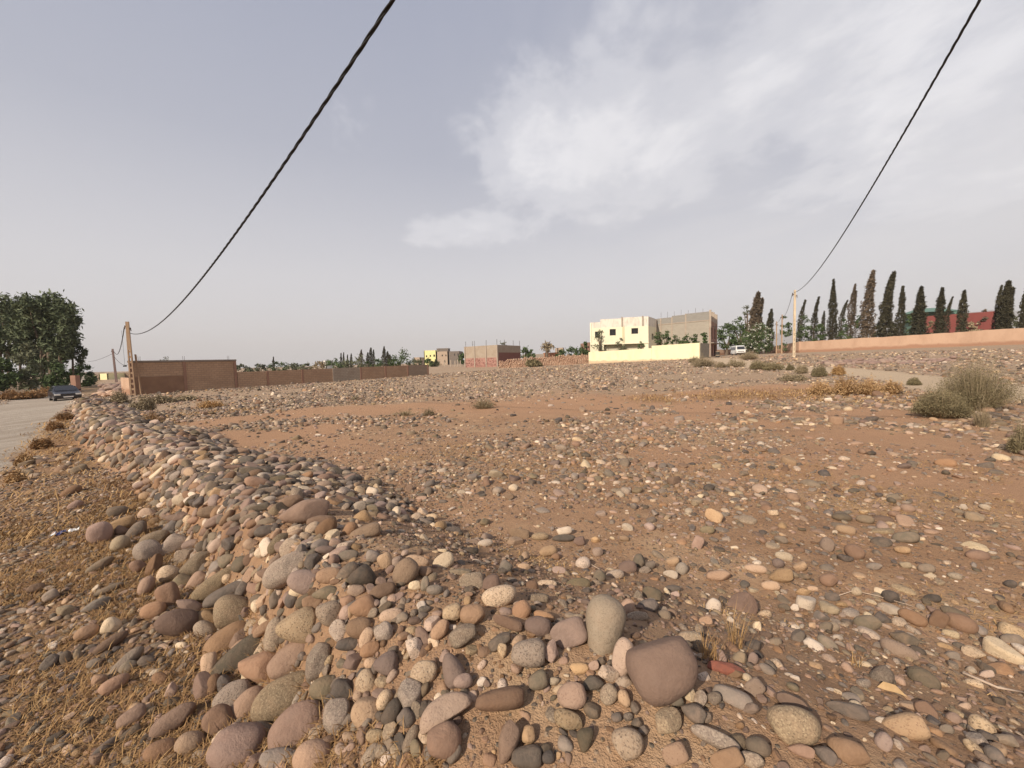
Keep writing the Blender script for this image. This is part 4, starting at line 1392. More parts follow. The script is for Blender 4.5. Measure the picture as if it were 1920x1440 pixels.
RIM = plain('wheel steel', (.35, .35, .36), (.28, .28, .29), 5, .4, 0, .5, .6)
CARP = plain('dark blue-black car paint', (.022, .022, .028), (.026, .026, .032), 1, .25, 0, .6)
VANP = plain('white van paint', (.78, .77, .74), (.72, .71, .68), 1, .35, 0, .5)
GLAS = plain('car glass', (.03, .032, .036), (.035, .037, .04), 1, .08, 0, .8)
LAMP = plain('headlamp lens', (.78, .76, .70), (.7, .69, .64), 6, .12, 0, .8)
PLATE = plain('number plate', (.82, .80, .74), None, 1, .5, 0)

g = G(116, 36)
yaw = math.atan2(-g[0], -(-g[1])) if False else math.atan2(-(0 - g[0]), (0 - g[1]))
car = empty('parked_car', tuple(g), 0, 'dark saloon car facing along the gravel road, half hidden by the stone bank', 'car')
car.rotation_euler = (0, 0, math.atan2(-g[1], -g[0]) + math.radians(90 + 6))   # its front (-y) looks down the road to us
prof = [(-2.05, .32), (-2.12, .55), (-2.05, .72), (-1.1, .90), (-.45, 1.33), (.1, 1.41), (.95, 1.38), (1.65, .98), (2.02, .92), (2.08, .5), (2.0, .30), (1.55, .22), (-1.6, .22)]
body = car_body('body', prof, 1.66, CARP, car, .74, .9)
o = MB(); o.add([(-.66, -1.02, .955), (.66, -1.02, .955), (.575, -.515, 1.318), (-.575, -.515, 1.318)], [(0, 1, 2, 3)]); o.v = [(x, y - .018, z + .018) for x, y, z in o.v]
o.add([(x, y + .012, z - .012) for x, y, z in o.v[:4]], [(3, 2, 1, 0)]); o.build('windscreen', GLAS, car)
for s in (-1, 1):
    o = MB(); o.box((s * .82 - .02, -.75, .93), (s * .80 + .02, .9, .95))
    o = MB(); o.add([(s * .79, -.85, .95), (s * .79, 1.25, .97), (s * .655, .85, 1.32), (s * .655, -.38, 1.32), (s * .765, -.85, .95), (s * .765, 1.25, .97), (s * .63, .85, 1.32), (s * .63, -.38, 1.32)], [(0, 1, 2, 3), (7, 6, 5, 4), (0, 3, 7, 4), (1, 5, 6, 2)]); o.v = [(x + s * .03, y, z) for x, y, z in o.v]; o.build('side_window', GLAS, car)
    o = MB(); o.box((min(s * .45, s * .80), -2.13, .56), (max(s * .45, s * .80), -2.02, .70)); o.build('headlight', LAMP, car, bevel=.02)
    o = MB(); o.box((min(s * .84, s * 1.0), -.72, .92), (max(s * .84, s * 1.0), -.60, 1.04)); o.build('wing_mirror', CARP, car, bevel=.02)
    for y_ in (-1.32, 1.28):
        wheel(car, s * .72, y_, .30)
o = MB(); o.box((-.80, -2.19, .30), (.80, -2.10, .50)); o.build('bumper', FRAME_D, car, bevel=.03)
o = MB(); o.box((-.42, -2.125, .57), (.42, -2.085, .68)); o.build('grille', FRAME_D, car)
o = MB(); o.box((-.30, -2.215, .36), (.30, -2.195, .47)); o.build('number_plate', PLATE, car)

g = G(1383.5, 76)
van = empty('white_van', tuple(g), 0, 'white minivan parked at the end of the lane by the flowering oleander', 'van')
van.rotation_euler = (0, 0, math.radians(-16))
prof = [(-2.0, .35), (-2.02, .95), (-1.95, 1.12), (-1.55, 1.78), (-1.2, 1.88), (2.0, 1.88), (2.05, .35), (1.6, .25), (-1.6, .25)]
car_body('body', prof, 1.62, VANP, van, .86, 1.0)
o = MB(); o.add([(-.68, -1.99, 1.12), (.68, -1.99, 1.12), (.62, -1.66, 1.70), (-.62, -1.66, 1.70), (-.68, -1.96, 1.10), (.68, -1.96, 1.10), (.62, -1.62, 1.68), (-.62, -1.62, 1.68)], [(0, 1, 2, 3), (7, 6, 5, 4), (0, 4, 5, 1), (3, 2, 6, 7)]); o.v = [(x, y - .03, z + .01) for x, y, z in o.v]; o.build('windscreen', GLAS, van)
o = MB(); o.box((-.5, -2.06, .72), (.5, -2.015, .82)); o.build('grille', FRAME_D, van)
o = MB(); o.box((-.80, -2.10, .32), (.80, -2.01, .50)); o.build('bumper', FRAME_D, van, bevel=.03)
for s in (-1, 1):
    o = MB(); o.box((min(s * .55, s * .79), -2.05, .74), (max(s * .55, s * .79), -2.0, .92)); o.build('headlight', LAMP, van)
    o = MB(); o.box((min(s * .80, s * .825), -1.2, 1.1), (max(s * .80, s * .825), 1.8, 1.6)); o.build('side_window', GLAS, van)
    for y_ in (-1.35, 1.3):
        wheel(van, s * .71, y_, .29)


# ------------------------------------------------------------------ far mountains and the dusty air
def mountain():
    r = np.random.default_rng(2)
    n = 160
    az = np.radians(np.linspace(14, 78, n))
    d0 = 5200
    prof = 40 + 260 * np.exp(-((np.degrees(az) - 50) / 13.0) ** 2) + 110 * np.exp(-((np.degrees(az) - 33) / 7.0) ** 2)
    prof *= .8 + .45 * fbm(np.degrees(az) * .22, np.zeros(n) + 3, 5, 12)
    rows = [(-.16, 0.0), (-.10, .3), (-.05, .66), (0, 1.0), (.10, .5), (.22, 0)]
    V = []
    for (k, h) in rows:
        jit = 1 + .06 * (fbm(np.degrees(az) * .5, np.zeros(n) + k * 40, 3, 15) - .5)
        V.append(np.stack([d0 * (1 + k) * jit * np.sin(az), d0 * (1 + k) * jit * np.cos(az), prof * h * (.8 + .4 * fbm(np.degrees(az) * .6, np.zeros(n) + k * 90, 3, 16) if 0 < h < 1 else 1) - 3], 1))
    V = np.concatenate(V)
    F = []
    for i in range(len(rows) - 1):
        for j in range(n - 1):
            F.append((i * n + j, i * n + j + 1, (i + 1) * n + j + 1, (i + 1) * n + j))
    o = np_mesh('mountain_ridge', V, np.array(F), plain('far rock', (.22, .19, .17), (.16, .14, .13), .004, 1, 0), smooth=True)
    tag(o, kind='structure')


mountain()
HAZE = True
if HAZE:
    mb = MB(); mb.box((-7200, -7200, -9), (7200, 7200, 430))
    mt = bpy.data.materials.new('dusty air'); mt.use_nodes = True
    t = mt.node_tree; t.nodes.clear()
    pv = N(t, 'ShaderNodeVolumePrincipled'); pv.inputs['Color'].default_value = (.93, .92, .93, 1); pv.inputs['Density'].default_value = .00021; pv.inputs['Anisotropy'].default_value = 0.0
    oo = N(t, 'ShaderNodeOutputMaterial'); t.links.new(pv.outputs[0], oo.inputs['Volume'])
    hz = mb.build('haze', mt); hz['kind'] = 'stuff'

# ------------------------------------------------------------------ stones
def ico(sub):
    bm = bmesh.new()
    bmesh.ops.create_icosphere(bm, subdivisions=sub, radius=1.0)
    V = np.array([v.co[:] for v in bm.verts]); F = np.array([[v.index for v in f.verts] for f in bm.faces])
    bm.free()
    return V, F


ICO = {k: ico(k) for k in (2, 3, 4)}


def rock_shape(seed, sub, style='oval'):
    """river cobble with half extents of about 1 along each axis"""
    r = np.random.default_rng(seed)
    V, F = ICO[sub]
    d = V / np.linalg.norm(V, axis=1)[:, None]
    p = r.uniform(2.0, 2.7)
    if style == 'block':
        p = r.uniform(3.2, 4.2)
    rad = (np.abs(d) ** p).sum(1) ** (-1 / p)
    if style == 'squarish':
        p = 2.55
    lump = np.zeros(len(d))
    for k in range(7):
        a = r.normal(size=3); a /= np.linalg.norm(a)
        fq = r.uniform(1.2, 3.4)
        lump += np.cos(d @ a * fq + r.uniform(0, 6.3)) * r.uniform(.2, 1) / fq
    for k in range(5):
        a = r.normal(size=3); a /= np.linalg.norm(a)
        fq = r.uniform(5, 9)
        lump += np.cos(d @ a * fq + r.uniform(0, 6.3)) * r.uniform(.2, .7) / fq
    Q = d * (rad * (1 + .095 * lump))[:, None]
    egg = r.uniform(-.22, .22)
    if style == 'egg': egg = .3
    if style == 'tri': egg = 0
    if style == 'squarish': egg = -.08
    Q[:, 1] *= 1 + egg * Q[:, 0]; Q[:, 2] *= 1 + .7 * egg * Q[:, 0]
    if style == 'tri':
        Q[:, 0] *= 1 - .42 * np.clip(Q[:, 1] + .4, -.4, 1.4)
    if style == 'wedge':
        Q[:, 1] += .28 * (1 - Q[:, 0] ** 2) ; Q[:, 1] = np.where(Q[:, 1] < -.15, -.15 + (Q[:, 1] + .15) * .25, Q[:, 1])
    if style == 'chip':
        Q = d * (rad * (1 + .05 * lump))[:, None]
        for k in range(11):
            a = r.normal(size=3); a /= np.linalg.norm(a)
            ov = np.clip(Q @ a - r.uniform(.58, .85), 0, None)
            Q = Q - a * (ov * .93)[:, None]
    if style == 'slab':
        Q[:, 2] = np.clip(Q[:, 2], -.55, .55)
    # a few worn flat faces
    nf = int(r.integers(1, 4)) if style not in ('block', 'chip') else 5
    for k in range(nf):
        a = r.normal(size=3); a /= np.linalg.norm(a)
        lim = r.uniform(.72, .92)
        h = Q @ a
        ov = np.clip(h - lim, 0, None)
        Q = Q - a * (ov * .75)[:, None]
    lo, hi = Q.min(0), Q.max(0)
    Q = (Q - (lo + hi) / 2) / ((hi - lo) / 2)
    return Q, F


def shape_mesh(name, seed, sub, style, mat):
    Q, F = rock_shape(seed, sub, style)
    me = bpy.data.meshes.new(name)
    me.from_pydata(Q.tolist(), [], F.tolist())
    me.polygons.foreach_set('use_smooth', [True] * len(me.polygons))
    me.materials.append(mat)
    me.update()
    return me


# stones read off the photograph: x y length width angle(ccw) kind [o oval e egg t triangular w wedge s slab b blocky]
HERO = """
427 1202 92 46 34 B;450 1234 122 44 40 Y;494 1250 84 57 5 R;548 1234 92 48 36 P;569 1170 80 62 4 S t;517 1190 66 36 70 K;618 1148 49 44 20 S;598 1240 67 42 75 K b
635 1181 31 34 0 S;674 1177 44 36 20 P;685 1136 50 40 0 R t;655 1207 45 24 10 D;666 1240 40 28 18 R;606 1291 52 42 45 Y e;645 1293 44 36 10 D b;535 1307 118 68 30 K
558 1367 112 76 48 R;632 1348 74 46 80 K;437 1308 78 48 40 S;466 1323 78 46 45 P;412 1352 66 56 55 R;443 1400 112 82 45 R;493 1376 48 46 15 K;528 1425 72 44 0 G
587 1420 70 60 45 P;480 1432 50 36 40 R;379 1287 58 34 80 R;400 1286 48 26 70 R;391 1248 50 30 75 T;390 1160 44 30 20 T;385 1182 40 34 -20 K;439 1148 76 56 15 K
495 1178 44 18 35 P;420 1284 40 26 80 D;640 1407 22 28 0 T;657 1383 30 20 0 T;733 1154 40 24 15 T;721 1186 36 32 80 K;687 1196 38 22 65 T;694 1218 36 26 25 R
696 1244 24 22 0 T;728 1242 44 44 0 P t;780 1217 46 30 -70 S;794 1197 44 22 -65 B;810 1169 36 26 35 T;825 1181 44 26 50 P;847 1148 36 32 40 S;886 1152 46 40 0 B
868 1190 56 34 40 K;952 1167 58 22 -20 R;937 1202 48 24 40 D;942 1220 28 18 90 S;795 1261 44 42 30 S;849 1257 64 38 -78 P e;868 1277 36 28 20 P;687 1279 42 36 80 S
716 1279 24 22 0 K;768 1304 58 40 75 K;833 1328 106 46 35 T w;937 1311 90 44 10 R;687 1338 62 48 80 T;736 1335 52 28 65 D;720 1313 40 24 60 S;762 1348 34 28 90 D
833 1386 70 64 80 R;704 1380 32 26 0 K;770 1386 52 20 65 K;695 1417 50 24 55 K;952 1392 80 36 75 P;987 1419 56 46 0 D;852 1413 40 22 60 G;990 1224 62 54 0 S
1033 1220 44 28 90 P;1066 1187 66 52 20 B;1132 1178 124 74 86 U e;1009 1174 50 38 -10 R;977 1145 40 33 60 R;1243 1253 130 120 -25 Q q;1168 1232 70 40 80 T;1087 1253 36 22 0 T
1141 1262 42 28 -30 S;1110 1280 42 28 10 Y t;1072 1304 54 52 -40 P;1008 1276 38 34 60 Y;1141 1302 40 32 90 K;1170 1310 36 22 -75 T;1065 1350 58 36 -30 S;1095 1383 48 30 80 Y t
1178 1394 66 56 -60 S;1265 1414 46 42 0 P b;1252 1350 52 50 0 K;989 1378 36 28 90 T;1021 1404 24 22 0 D;1028 1420 26 24 80 D;1039 1277 20 16 0 W;1113 1248 20 18 0 P
1127 1240 18 17 0 D;1190 1327 28 16 -65 D;1178 1344 18 17 0 K;1194 1356 22 21 0 D;1206 1370 20 20 0 D;1156 1345 20 19 0 D;969 1254 22 20 0 P;1030 1195 17 17 0 T
1269 1315 24 22 0 Y;1056 1373 22 9 -45 D;1300 1336 54 32 -40 D;1291 1300 36 24 -70 W;1313 1310 32 24 90 K;1340 1309 28 26 -30 K;1373 1307 84 34 -30 G;1340 1384 104 30 -28 K
1490 1361 108 72 -28 K;1462 1364 32 22 -50 K;1485 1318 70 28 -30 B s;1421 1400 54 34 -35 G;1502 1407 56 24 -20 R;1547 1415 54 28 -42 D;1410 1425 52 28 -30 K;1362 1424 60 40 10 B
1347 1234 32 28 -50 R;1387 1235 28 26 0 G;1412 1237 26 20 90 B;1412 1212 32 24 0 D;1294 1196 46 26 -15 K;1312 1216 34 24 -70 K;1414 1290 36 34 0 T b;1454 1205 26 20 0 G
1496 1196 34 26 90 G;1525 1211 42 24 -40 W;1552 1209 52 24 -45 Y;1323 1165 26 18 -15 P;1369 1163 18 13 -50 W;1548 1176 30 20 0 G;1420 1178 28 16 -70 W;1523 1173 16 15 0 T
1588 1332 84 28 -15 D b;1694 1363 92 50 -10 T;1838 1363 62 36 -35 S e;1655 1271 50 42 -40 K;1732 1275 76 38 -38 Y;1695 1198 60 24 -25 D;1686 1221 84 30 -28 T;1627 1169 54 30 -10 Y
1800 1168 74 32 -24 R;1760 1163 36 34 0 R b;1711 1158 62 24 -28 R;1782 1188 36 14 -20 W;1784 1230 36 18 -15 G;1721 1221 36 16 -30 D;1657 1391 40 32 -50 P;1788 1348 36 22 -30 B
1775 1368 30 18 -20 G;1865 1417 52 28 -40 D;1768 1417 24 22 0 G;1744 1421 36 12 -35 G;1590 1410 90 44 -28 B;1809 1325 24 16 0 T;1823 1313 20 14 -20 T;1820 1257 22 14 -20 W
1848 1265 34 16 5 T;1735 1330 50 28 -30 R s;1645 1211 18 16 0 G;1665 1331 24 14 -20 G;1215 1139 42 31 0 D;1222 1117 40 30 -40 Y;1197 1119 22 18 90 K;1195 1156 40 20 0 K
1176 1140 34 28 60 P;1247 1155 26 22 -50 G;1260 1150 23 16 -30 P;1391 1137 58 52 0 R;1337 1139 34 28 80 W;1261 1104 32 14 0 G;1266 1115 16 12 0 P;1084 1096 46 25 0 Y
1124 1083 28 24 80 Y;1153 1078 34 20 5 S;1177 1064 34 26 0 R;1093 1057 28 26 0 S;1198 1052 26 22 80 Y;1209 1069 24 16 -5 S;1220 1060 20 16 0 G;1262 1053 24 18 0 T
1278 1067 24 24 0 W;1257 1077 28 16 -15 W;1347 1079 46 20 0 P;1326 994 28 16 0 Y;1308 1019 28 20 70 R b;1338 967 36 22 -30 T;1086 1015 22 18 0 R;1117 1012 18 12 -10 T
1121 1035 20 18 0 T;1170 1010 20 12 -10 T;937 1119 66 42 22 S;884 1091 46 34 12 K b;917 1096 42 34 30 R;831 1054 44 30 35 W;862 1073 44 14 5 Y;798 1072 26 20 0 P
815 1106 30 20 0 Y;797 1095 30 16 80 Y;947 1065 27 24 80 Y;1009 1122 38 20 -5 K;997 1099 24 22 0 R;1025 1096 38 18 -3 S;909 1019 30 16 10 W;886 1017 24 14 0 T
880 1033 34 14 0 D;974 1000 38 18 -10 T;966 1015 30 18 -5 T;1013 1006 32 16 0 S;1057 1009 42 14 0 Y;1059 996 28 18 20 W;1028 1033 34 20 10 T;1042 1044 17 14 0 R
1048 1070 26 16 -20 P;983 1064 24 16 0 T;985 1044 20 15 90 T;962 915 17 15 0 W b;955 931 17 12 0 T;849 994 30 14 0 D;909 979 18 14 0 Y;1020 1157 40 22 -15 R
572 960 92 44 12 B;547 942 46 26 15 P;603 977 54 22 5 B;612 990 46 30 35 R;684 999 60 28 20 T;657 993 32 24 45 R;681 970 38 28 0 T t;670 952 36 20 25 W
540 1068 90 48 28 K;572 1091 58 42 -5 P;617 1079 44 28 10 P;650 1075 48 24 45 D;681 1079 54 42 10 D t;760 1072 54 42 55 T;782 1052 44 22 -15 T;723 1053 32 28 90 T
745 1053 22 18 40 T;699 1044 28 24 0 G;653 1042 38 22 5 Y;647 1026 42 24 38 S;629 1018 22 18 0 P;668 1027 19 17 0 T;622 1005 33 22 30 W;552 994 27 18 10 S
576 992 21 16 0 D;497 996 37 20 10 D;617 1111 54 24 0 Y t;574 1126 40 22 30 G;717 1108 50 28 20 B;668 1108 30 22 0 T;517 1124 36 22 55 G;549 1123 34 24 50 D
493 1125 32 16 40 T;651 1128 26 24 0 R;649 1150 30 22 55 P;587 1128 38 22 10 B;757 1091 32 12 40 G;778 1098 24 20 0 W;500 1075 34 20 0 B;609 1031 36 16 0 B
565 1029 26 16 30 S;594 1019 26 17 20 S;572 1006 22 17 0 S;373 1059 68 38 22 K;323 1030 60 36 42 K;349 1042 50 30 30 S;315 1077 44 32 20 S;344 1094 38 34 40 Y
288 1062 54 24 60 R;274 1099 44 26 50 P;316 1119 50 46 80 R;277 1033 54 42 20 K;290 1010 60 26 18 K;256 996 50 25 40 D;410 1094 98 34 33 K;433 1110 98 28 25 G
333 1167 82 50 10 R;354 1135 48 26 -15 P;287 1144 50 30 20 R;367 1094 48 26 45 P;258 1062 32 24 0 R;329 985 50 22 22 D;221 960 44 22 12 G;227 983 56 24 18 T
228 996 28 18 0 P;402 960 56 22 3 T;405 976 44 18 24 B;346 967 40 16 10 B;445 994 40 15 12 R;431 985 29 15 25 R;452 969 38 13 15 G;486 952 42 14 15 Y
471 1021 27 20 0 T;406 1023 32 20 35 T;381 1027 26 23 0 G;275 965 30 22 10 T;292 978 23 14 0 T;367 943 28 16 0 D;275 931 28 16 5 T;323 929 26 16 0 G
492 1037 26 19 0 W;483 906 50 23 -5 R;468 887 40 24 0 Y;435 878 42 12 0 R;428 898 38 18 38 R;448 903 24 24 0 G;497 887 20 18 0 Y;500 921 40 14 8 G
395 917 30 20 60 G;445 922 36 16 30 T;463 927 40 16 25 R;407 925 24 18 10 T;505 937 26 14 10 W;557 862 18 14 0 R;535 905 22 12 10 W;133 923 46 20 25 R
148 880 34 16 14 G;273 863 36 18 0 D;48 871 36 16 25 G;187 1000 52 40 20 R;225 1020 42 28 30 W;205 1105 62 14 22 G;67 1103 36 17 15 P;94 1117 34 20 25 G
122 1145 36 24 10 W;180 1135 60 20 22 Y;188 1060 60 18 30 G;142 948 32 17 22 R;208 1205 76 20 32 B;235 1242 88 22 42 G;240 1252 38 24 30 Y;215 1284 66 28 33 R
185 1275 34 24 35 P;275 1240 34 24 20 G;246 1344 64 30 34 B;325 1350 100 36 34 B;304 1407 70 42 22 R;356 1394 60 44 35 T;163 1186 52 26 22 B;208 1175 44 30 25 W
92 1244 48 22 40 G;123 1234 28 22 60 G;145 1228 21 19 0 G;177 1244 32 18 25 G;244 1375 48 18 35 G;194 1402 64 15 36 D;181 1423 32 24 25 P;321 1317 30 20 20 G
54 1405 26 16 20 G;146 1411 26 15 30 T;300 1273 30 26 0 R;321 1294 34 24 60 P;1464 1079 48 27 0 T;1470 1043 35 17 -15 W;1459 1056 24 18 -20 P;1417 1066 44 16 -10 T
1445 1098 36 18 -8 T;1506 1110 30 16 0 T;1554 1088 36 24 -10 R;1508 1081 25 11 -10 D;1501 1063 26 18 0 T;1602 1035 42 28 -30 R;1585 1046 31 15 -5 D;1639 1062 33 15 0 G
1699 1060 22 14 -10 W;1737 1066 36 18 -10 G;1790 1080 30 13 -15 W;1743 1080 26 10 -8 W;1692 1031 32 14 -8 T;1698 1008 54 22 -3 Y;1551 1021 30 26 -30 T;1585 993 40 18 -15 T
1622 974 36 16 -12 G;1827 969 42 18 -10 G;1847 951 24 12 -20 W;1806 951 18 12 -5 W;1670 1119 36 22 -25 D;1605 1109 22 16 -20 W;1560 1119 30 16 -10 D;1470 1139 24 14 -10 G
1490 1140 18 15 0 W;1433 1152 28 16 0 S;1540 1156 34 20 -20 D;1557 1176 34 20 0 G;1748 1122 34 16 -5 D;1895 1095 26 16 -10 D;1464 1012 28 14 -15 G;1781 767 38 12 0 R
1773 868 44 17 -5 R;1464 672 12 8 0 R;1378 800 16 9 0 T;1590 768 18 11 0 W
"""
STYLE = {'o': 'oval', 'e': 'egg', 't': 'tri', 'w': 'wedge', 's': 'slab', 'b': 'block', 'q': 'squarish'}
KEEP = 299


def parse_heroes():
    out = []
    for tok in HERO.replace('\n', ';').split(';'):
        a = tok.split()
        if len(a) < 6:
            continue
        out.append([float(q) for q in a[:5]] + [a[5], STYLE[a[6]] if len(a) > 6 else 'oval'])
    out.sort(key=lambda h: -h[2] * h[3])
    return out


heroes = parse_heroes()
_ha = np.array([h[:5] for h in heroes])
_hp, _ht, _hv = hit(_ha[:, 0], _ha[:, 1])
SHAPES = {}
def hero_mesh(code, style, k):
    key = (style, k)
    if key not in SHAPES:
        SHAPES[key] = shape_mesh('stone', 100 + k * 13 + len(style) * 7 + ord(style[0]), 4, style, SM['K'])
    return SHAPES[key]


def kface(p):
    s_, q_ = berm_sq(np.array([p[0]]), np.array([p[1]]))
    return bool(s_[0] > S_CORNER - .1 and .25 < q_[0] < .85)


stones = []                      # (x, y, footprint radius) already taken
hero_info = []
extra_inst = []                  # smaller read-off stones that go into the mass
for i, h in enumerate(heroes):
    cx, cy, L, W, ang, code, style = h
    if style == 'oval' and i % 6 == 2 and L < 70:
        style = h[6] = 'block' if i % 4 else 'chip'
    p0, t0, v0 = _hp[i], _ht[i], _hv[i]
    a = math.radians(ang)
    n = v0 / np.linalg.norm(v0)

    def onplane(dx, dy):
        v = ray(cx + dx, cy - dy)
        return EYE + v * (t0 * (v0 @ n) / (v @ n))
    A = onplane(L / 2 * math.cos(a), L / 2 * math.sin(a)) - p0
    B = onplane(-W / 2 * math.sin(a), W / 2 * math.cos(a)) - p0
    Um, Sm, _ = np.linalg.svd(np.stack([A, B], 1))
    e1, e2 = Um[:, 0], Um[:, 1]
    e3 = np.cross(e1, e2)
    s1, s2 = Sm[0], Sm[1]
    # keep the drawn orientation (so 'up' of a triangular stone stays up)
    if e1 @ A < 0: e1 = -e1
    if e2 @ B < 0: e2 = -e2
    e3 = np.cross(e1, e2)
    s3 = min(s2 * RNG.uniform(.85, 1.1), s1) if s2 > .4 * s1 else s2 * RNG.uniform(1.1, 1.6)
    if style == 'slab': s3 = s2 * 1.2
    # a lying stone seen at a low angle is longer in depth than it looks
    vext = math.sqrt((e1[2] * s1) ** 2 + (e2[2] * s2) ** 2 + (e3[2] * s3) ** 2)
    lift = (.62 if abs(v0[2]) * t0 < 3 else .5) * vext
    face = kface(p0)
    if face: lift = 0.0
    c = p0 + np.array([0, 0, lift]) - n * .0
    # slide along the ray so that the picture position stays
    k = (p0[2] + lift - EYE[2]) / v0[2] if v0[2] < -.02 else t0
    k = max(k, t0 - 1.6 * s2)
    if face: k = t0 - .55 * s3 / np.linalg.norm(v0)
    c = EYE + v0 * k
    sc_f = k / t0
    R3 = np.stack([e1, e2, e3], 1)
    if np.linalg.det(R3) < 0: R3[:, 2] *= -1
    rec = dict(px=cx, py=cy, L=L, W=W, code=code, style=style, c=c, R=R3, s=np.array([s1, s2, s3]) * sc_f * (1.13 if face else 1.03), i=i)
    stones.append((c[0], c[1], (s1 * s2) ** .5 * (.62 if face else .95), c[2]))
    (hero_info if i < KEEP else extra_inst).append(rec)

# landmarks that the labels of the other stones refer to: (x, y) in the photograph -> words
MARKS = [(1243, 1253, 'big red-brown boulder'), (1132, 1178, 'upright grey boulder'), (569, 1170, 'pale triangular stone'), (833, 1328, 'olive wedge stone'),
         (572, 960, 'long mauve-brown stone'), (681, 1079, 'black pointed stone'), (937, 1119, 'cream speckled stone'), (1391, 1137, 'rough mauve boulder'),
         (1694, 1363, 'big tan stone by the shadow'), (558, 1367, 'red oval stone with cracks'), (483, 906, 'red stone atop the heap'), (450, 1234, 'long grey-green stone'),
         (433, 1110, 'twin long grey stones'), (316, 1119, 'round red stone in the face'), (215, 1284, 'red stone on the verge'), (133, 923, 'dark red oval by the verge'),
         (1800, 1168, 'long salmon-red slab'), (1490, 1361, 'big speckled stone low on the slope'), (987, 1419, 'black round stone'), (325, 1350, 'long brown stone in grass'),
         (760, 1072, 'orange granite stone'), (1084, 1096, 'grey-green oblong stone'), (1698, 1008, 'flat greenish stone'), (1464, 1079, 'tan oval field stone'), (1588, 1332, 'dark bar-shaped stone')]
OWN = {0: 'biggest boulder of the heap, smooth red-brown with a faint ring, beside the upright stone',
       1: 'tall egg-shaped grey boulder standing upright on the crest of the bank',
       2: 'pale pink triangular stone with a rounded peak on the shoulder of the bank',
       3: 'olive-tan wedge-shaped stone with one sharp lower edge in red soil',
       4: 'long mauve-brown stone lying across the far shoulder of the bank',
       5: 'black pointed stone shining like slate among tan stones',
       6: 'cream speckled granite stone in front of the shaded hollow',
       7: 'rough knobbly mauve boulder sunk in the field soil',
       8: 'big tan stone lying alone by the long shadow',
       9: 'smooth red oval stone with hairline cracks in the bank face',
       10: 'red-brown rounded stone topping the small heap on the bank',
       11: 'long grey-green stone with a chipped end jutting from the bank face',
       12: 'long plain grey stone laid tight against a speckled one',
       13: 'round red stone low in the bank face above the grass',
       14: 'long red stone on the grassy verge below grey ones',
       15: 'dark red oval stone at the edge of the verge grass',
       16: 'long salmon-red slab half sunk beside straw',
       17: 'big speckled grey stone low on the shaded slope with a small one on it',
       18: 'black round stone cut off by the lower edge of the view',
       19: 'long brown stone bedded in dry grass below the bank face',
       20: 'orange granite stone leaning at the edge of the field',
       21: 'smooth grey-green oblong stone behind the upright boulder',
       22: 'flat greenish stone lying far out on the field with straw',
       23: 'tan oval stone, largest of its cluster on the field',
       24: 'dark bar-shaped stone with square ends in the shade'}
CNAME = {'R': 'red-brown', 'D': 'dark slate', 'G': 'plain grey', 'B': 'dull brown', 'Y': 'greenish grey', 'P': 'pinkish', 'T': 'tan', 'S': 'pale speckled', 'K': 'grey speckled', 'W': 'whitish'}
GROUP = 'river stones of the bank and field'


def label_heroes():
    used = {}
    marks = []
    for k, (mx, my, wd) in enumerate(MARKS):
        rec = min(hero_info, key=lambda h: (h['px'] - mx) ** 2 + (h['py'] - my) ** 2)
        rec['label'] = OWN[k]
        marks.append(rec)
        rec['words'] = wd
    pend = {}
    for h in hero_info:
        if 'label' in h:
            continue
        a = min(marks, key=lambda q: math.hypot(h['px'] - q['px'], 1.3 * (h['py'] - q['py'])))
        dx, dy = h['px'] - a['px'], h['py'] - a['py']
        if abs(dy) * 1.2 > abs(dx):
            side = 'beyond' if dy < 0 else 'in front of'
        else:
            side = 'roadward of' if dx < 0 else 'fieldward of'
        asp = h['L'] / h['W']
        sh = {'tri': 'three-cornered', 'wedge': 'wedge-shaped', 'block': 'blocky', 'chip': 'angular', 'slab': 'flat', 'egg': 'egg-shaped'}.get(h['style']) or ('elongated' if abs(asp) > 1.95 else 'oblong' if asp > 1.5 else 'oval' if asp > 1.17 else 'roundish')
        sz = 'large' if h['L'] * h['W'] > 2800 else 'middling' if h['L'] * h['W'] > 1000 else 'small'
        key = f"{sz} {CNAME[h['code']]} {sh} stone|{side} the {a['words']}"
        pend.setdefault(key, []).append((math.hypot(dx, dy), h))
    ords = ['closest', 'second', 'third', 'fourth', 'fifth', 'sixth', 'seventh', 'eighth', 'ninth', 'tenth', 'eleventh', 'twelfth', 'thirteenth', 'fourteenth']
    for key, lst in pend.items():
        a, b = key.split('|')
        lst.sort(key=lambda q: q[0])
        for n, (d, h) in enumerate(lst):
            h['label'] = f'{a} {b}' if len(lst) == 1 else f'{a}, {ords[min(n, 13)]} such {b}'


label_heroes()
for h in hero_info:
    k = (h['i'] * 7) % 9
    o = bpy.data.objects.new('stone', hero_mesh(h['code'], h['style'], k if h['style'] == 'oval' else k % 2))
    COL.objects.link(o)
    M = Matrix.Identity(4)
    sgn = 1
    for r_ in range(3):
        for c_ in range(3):
            M[r_][c_] = h['R'][r_][c_] * h['s'][c_]
        M[r_][3] = h['c'][r_]
    o.matrix_world = M
    o.material_slots[0].link = 'OBJECT'
    o.material_slots[0].material = SM[h['code']]
    tag(o, h['label'], 'stone', GROUP)


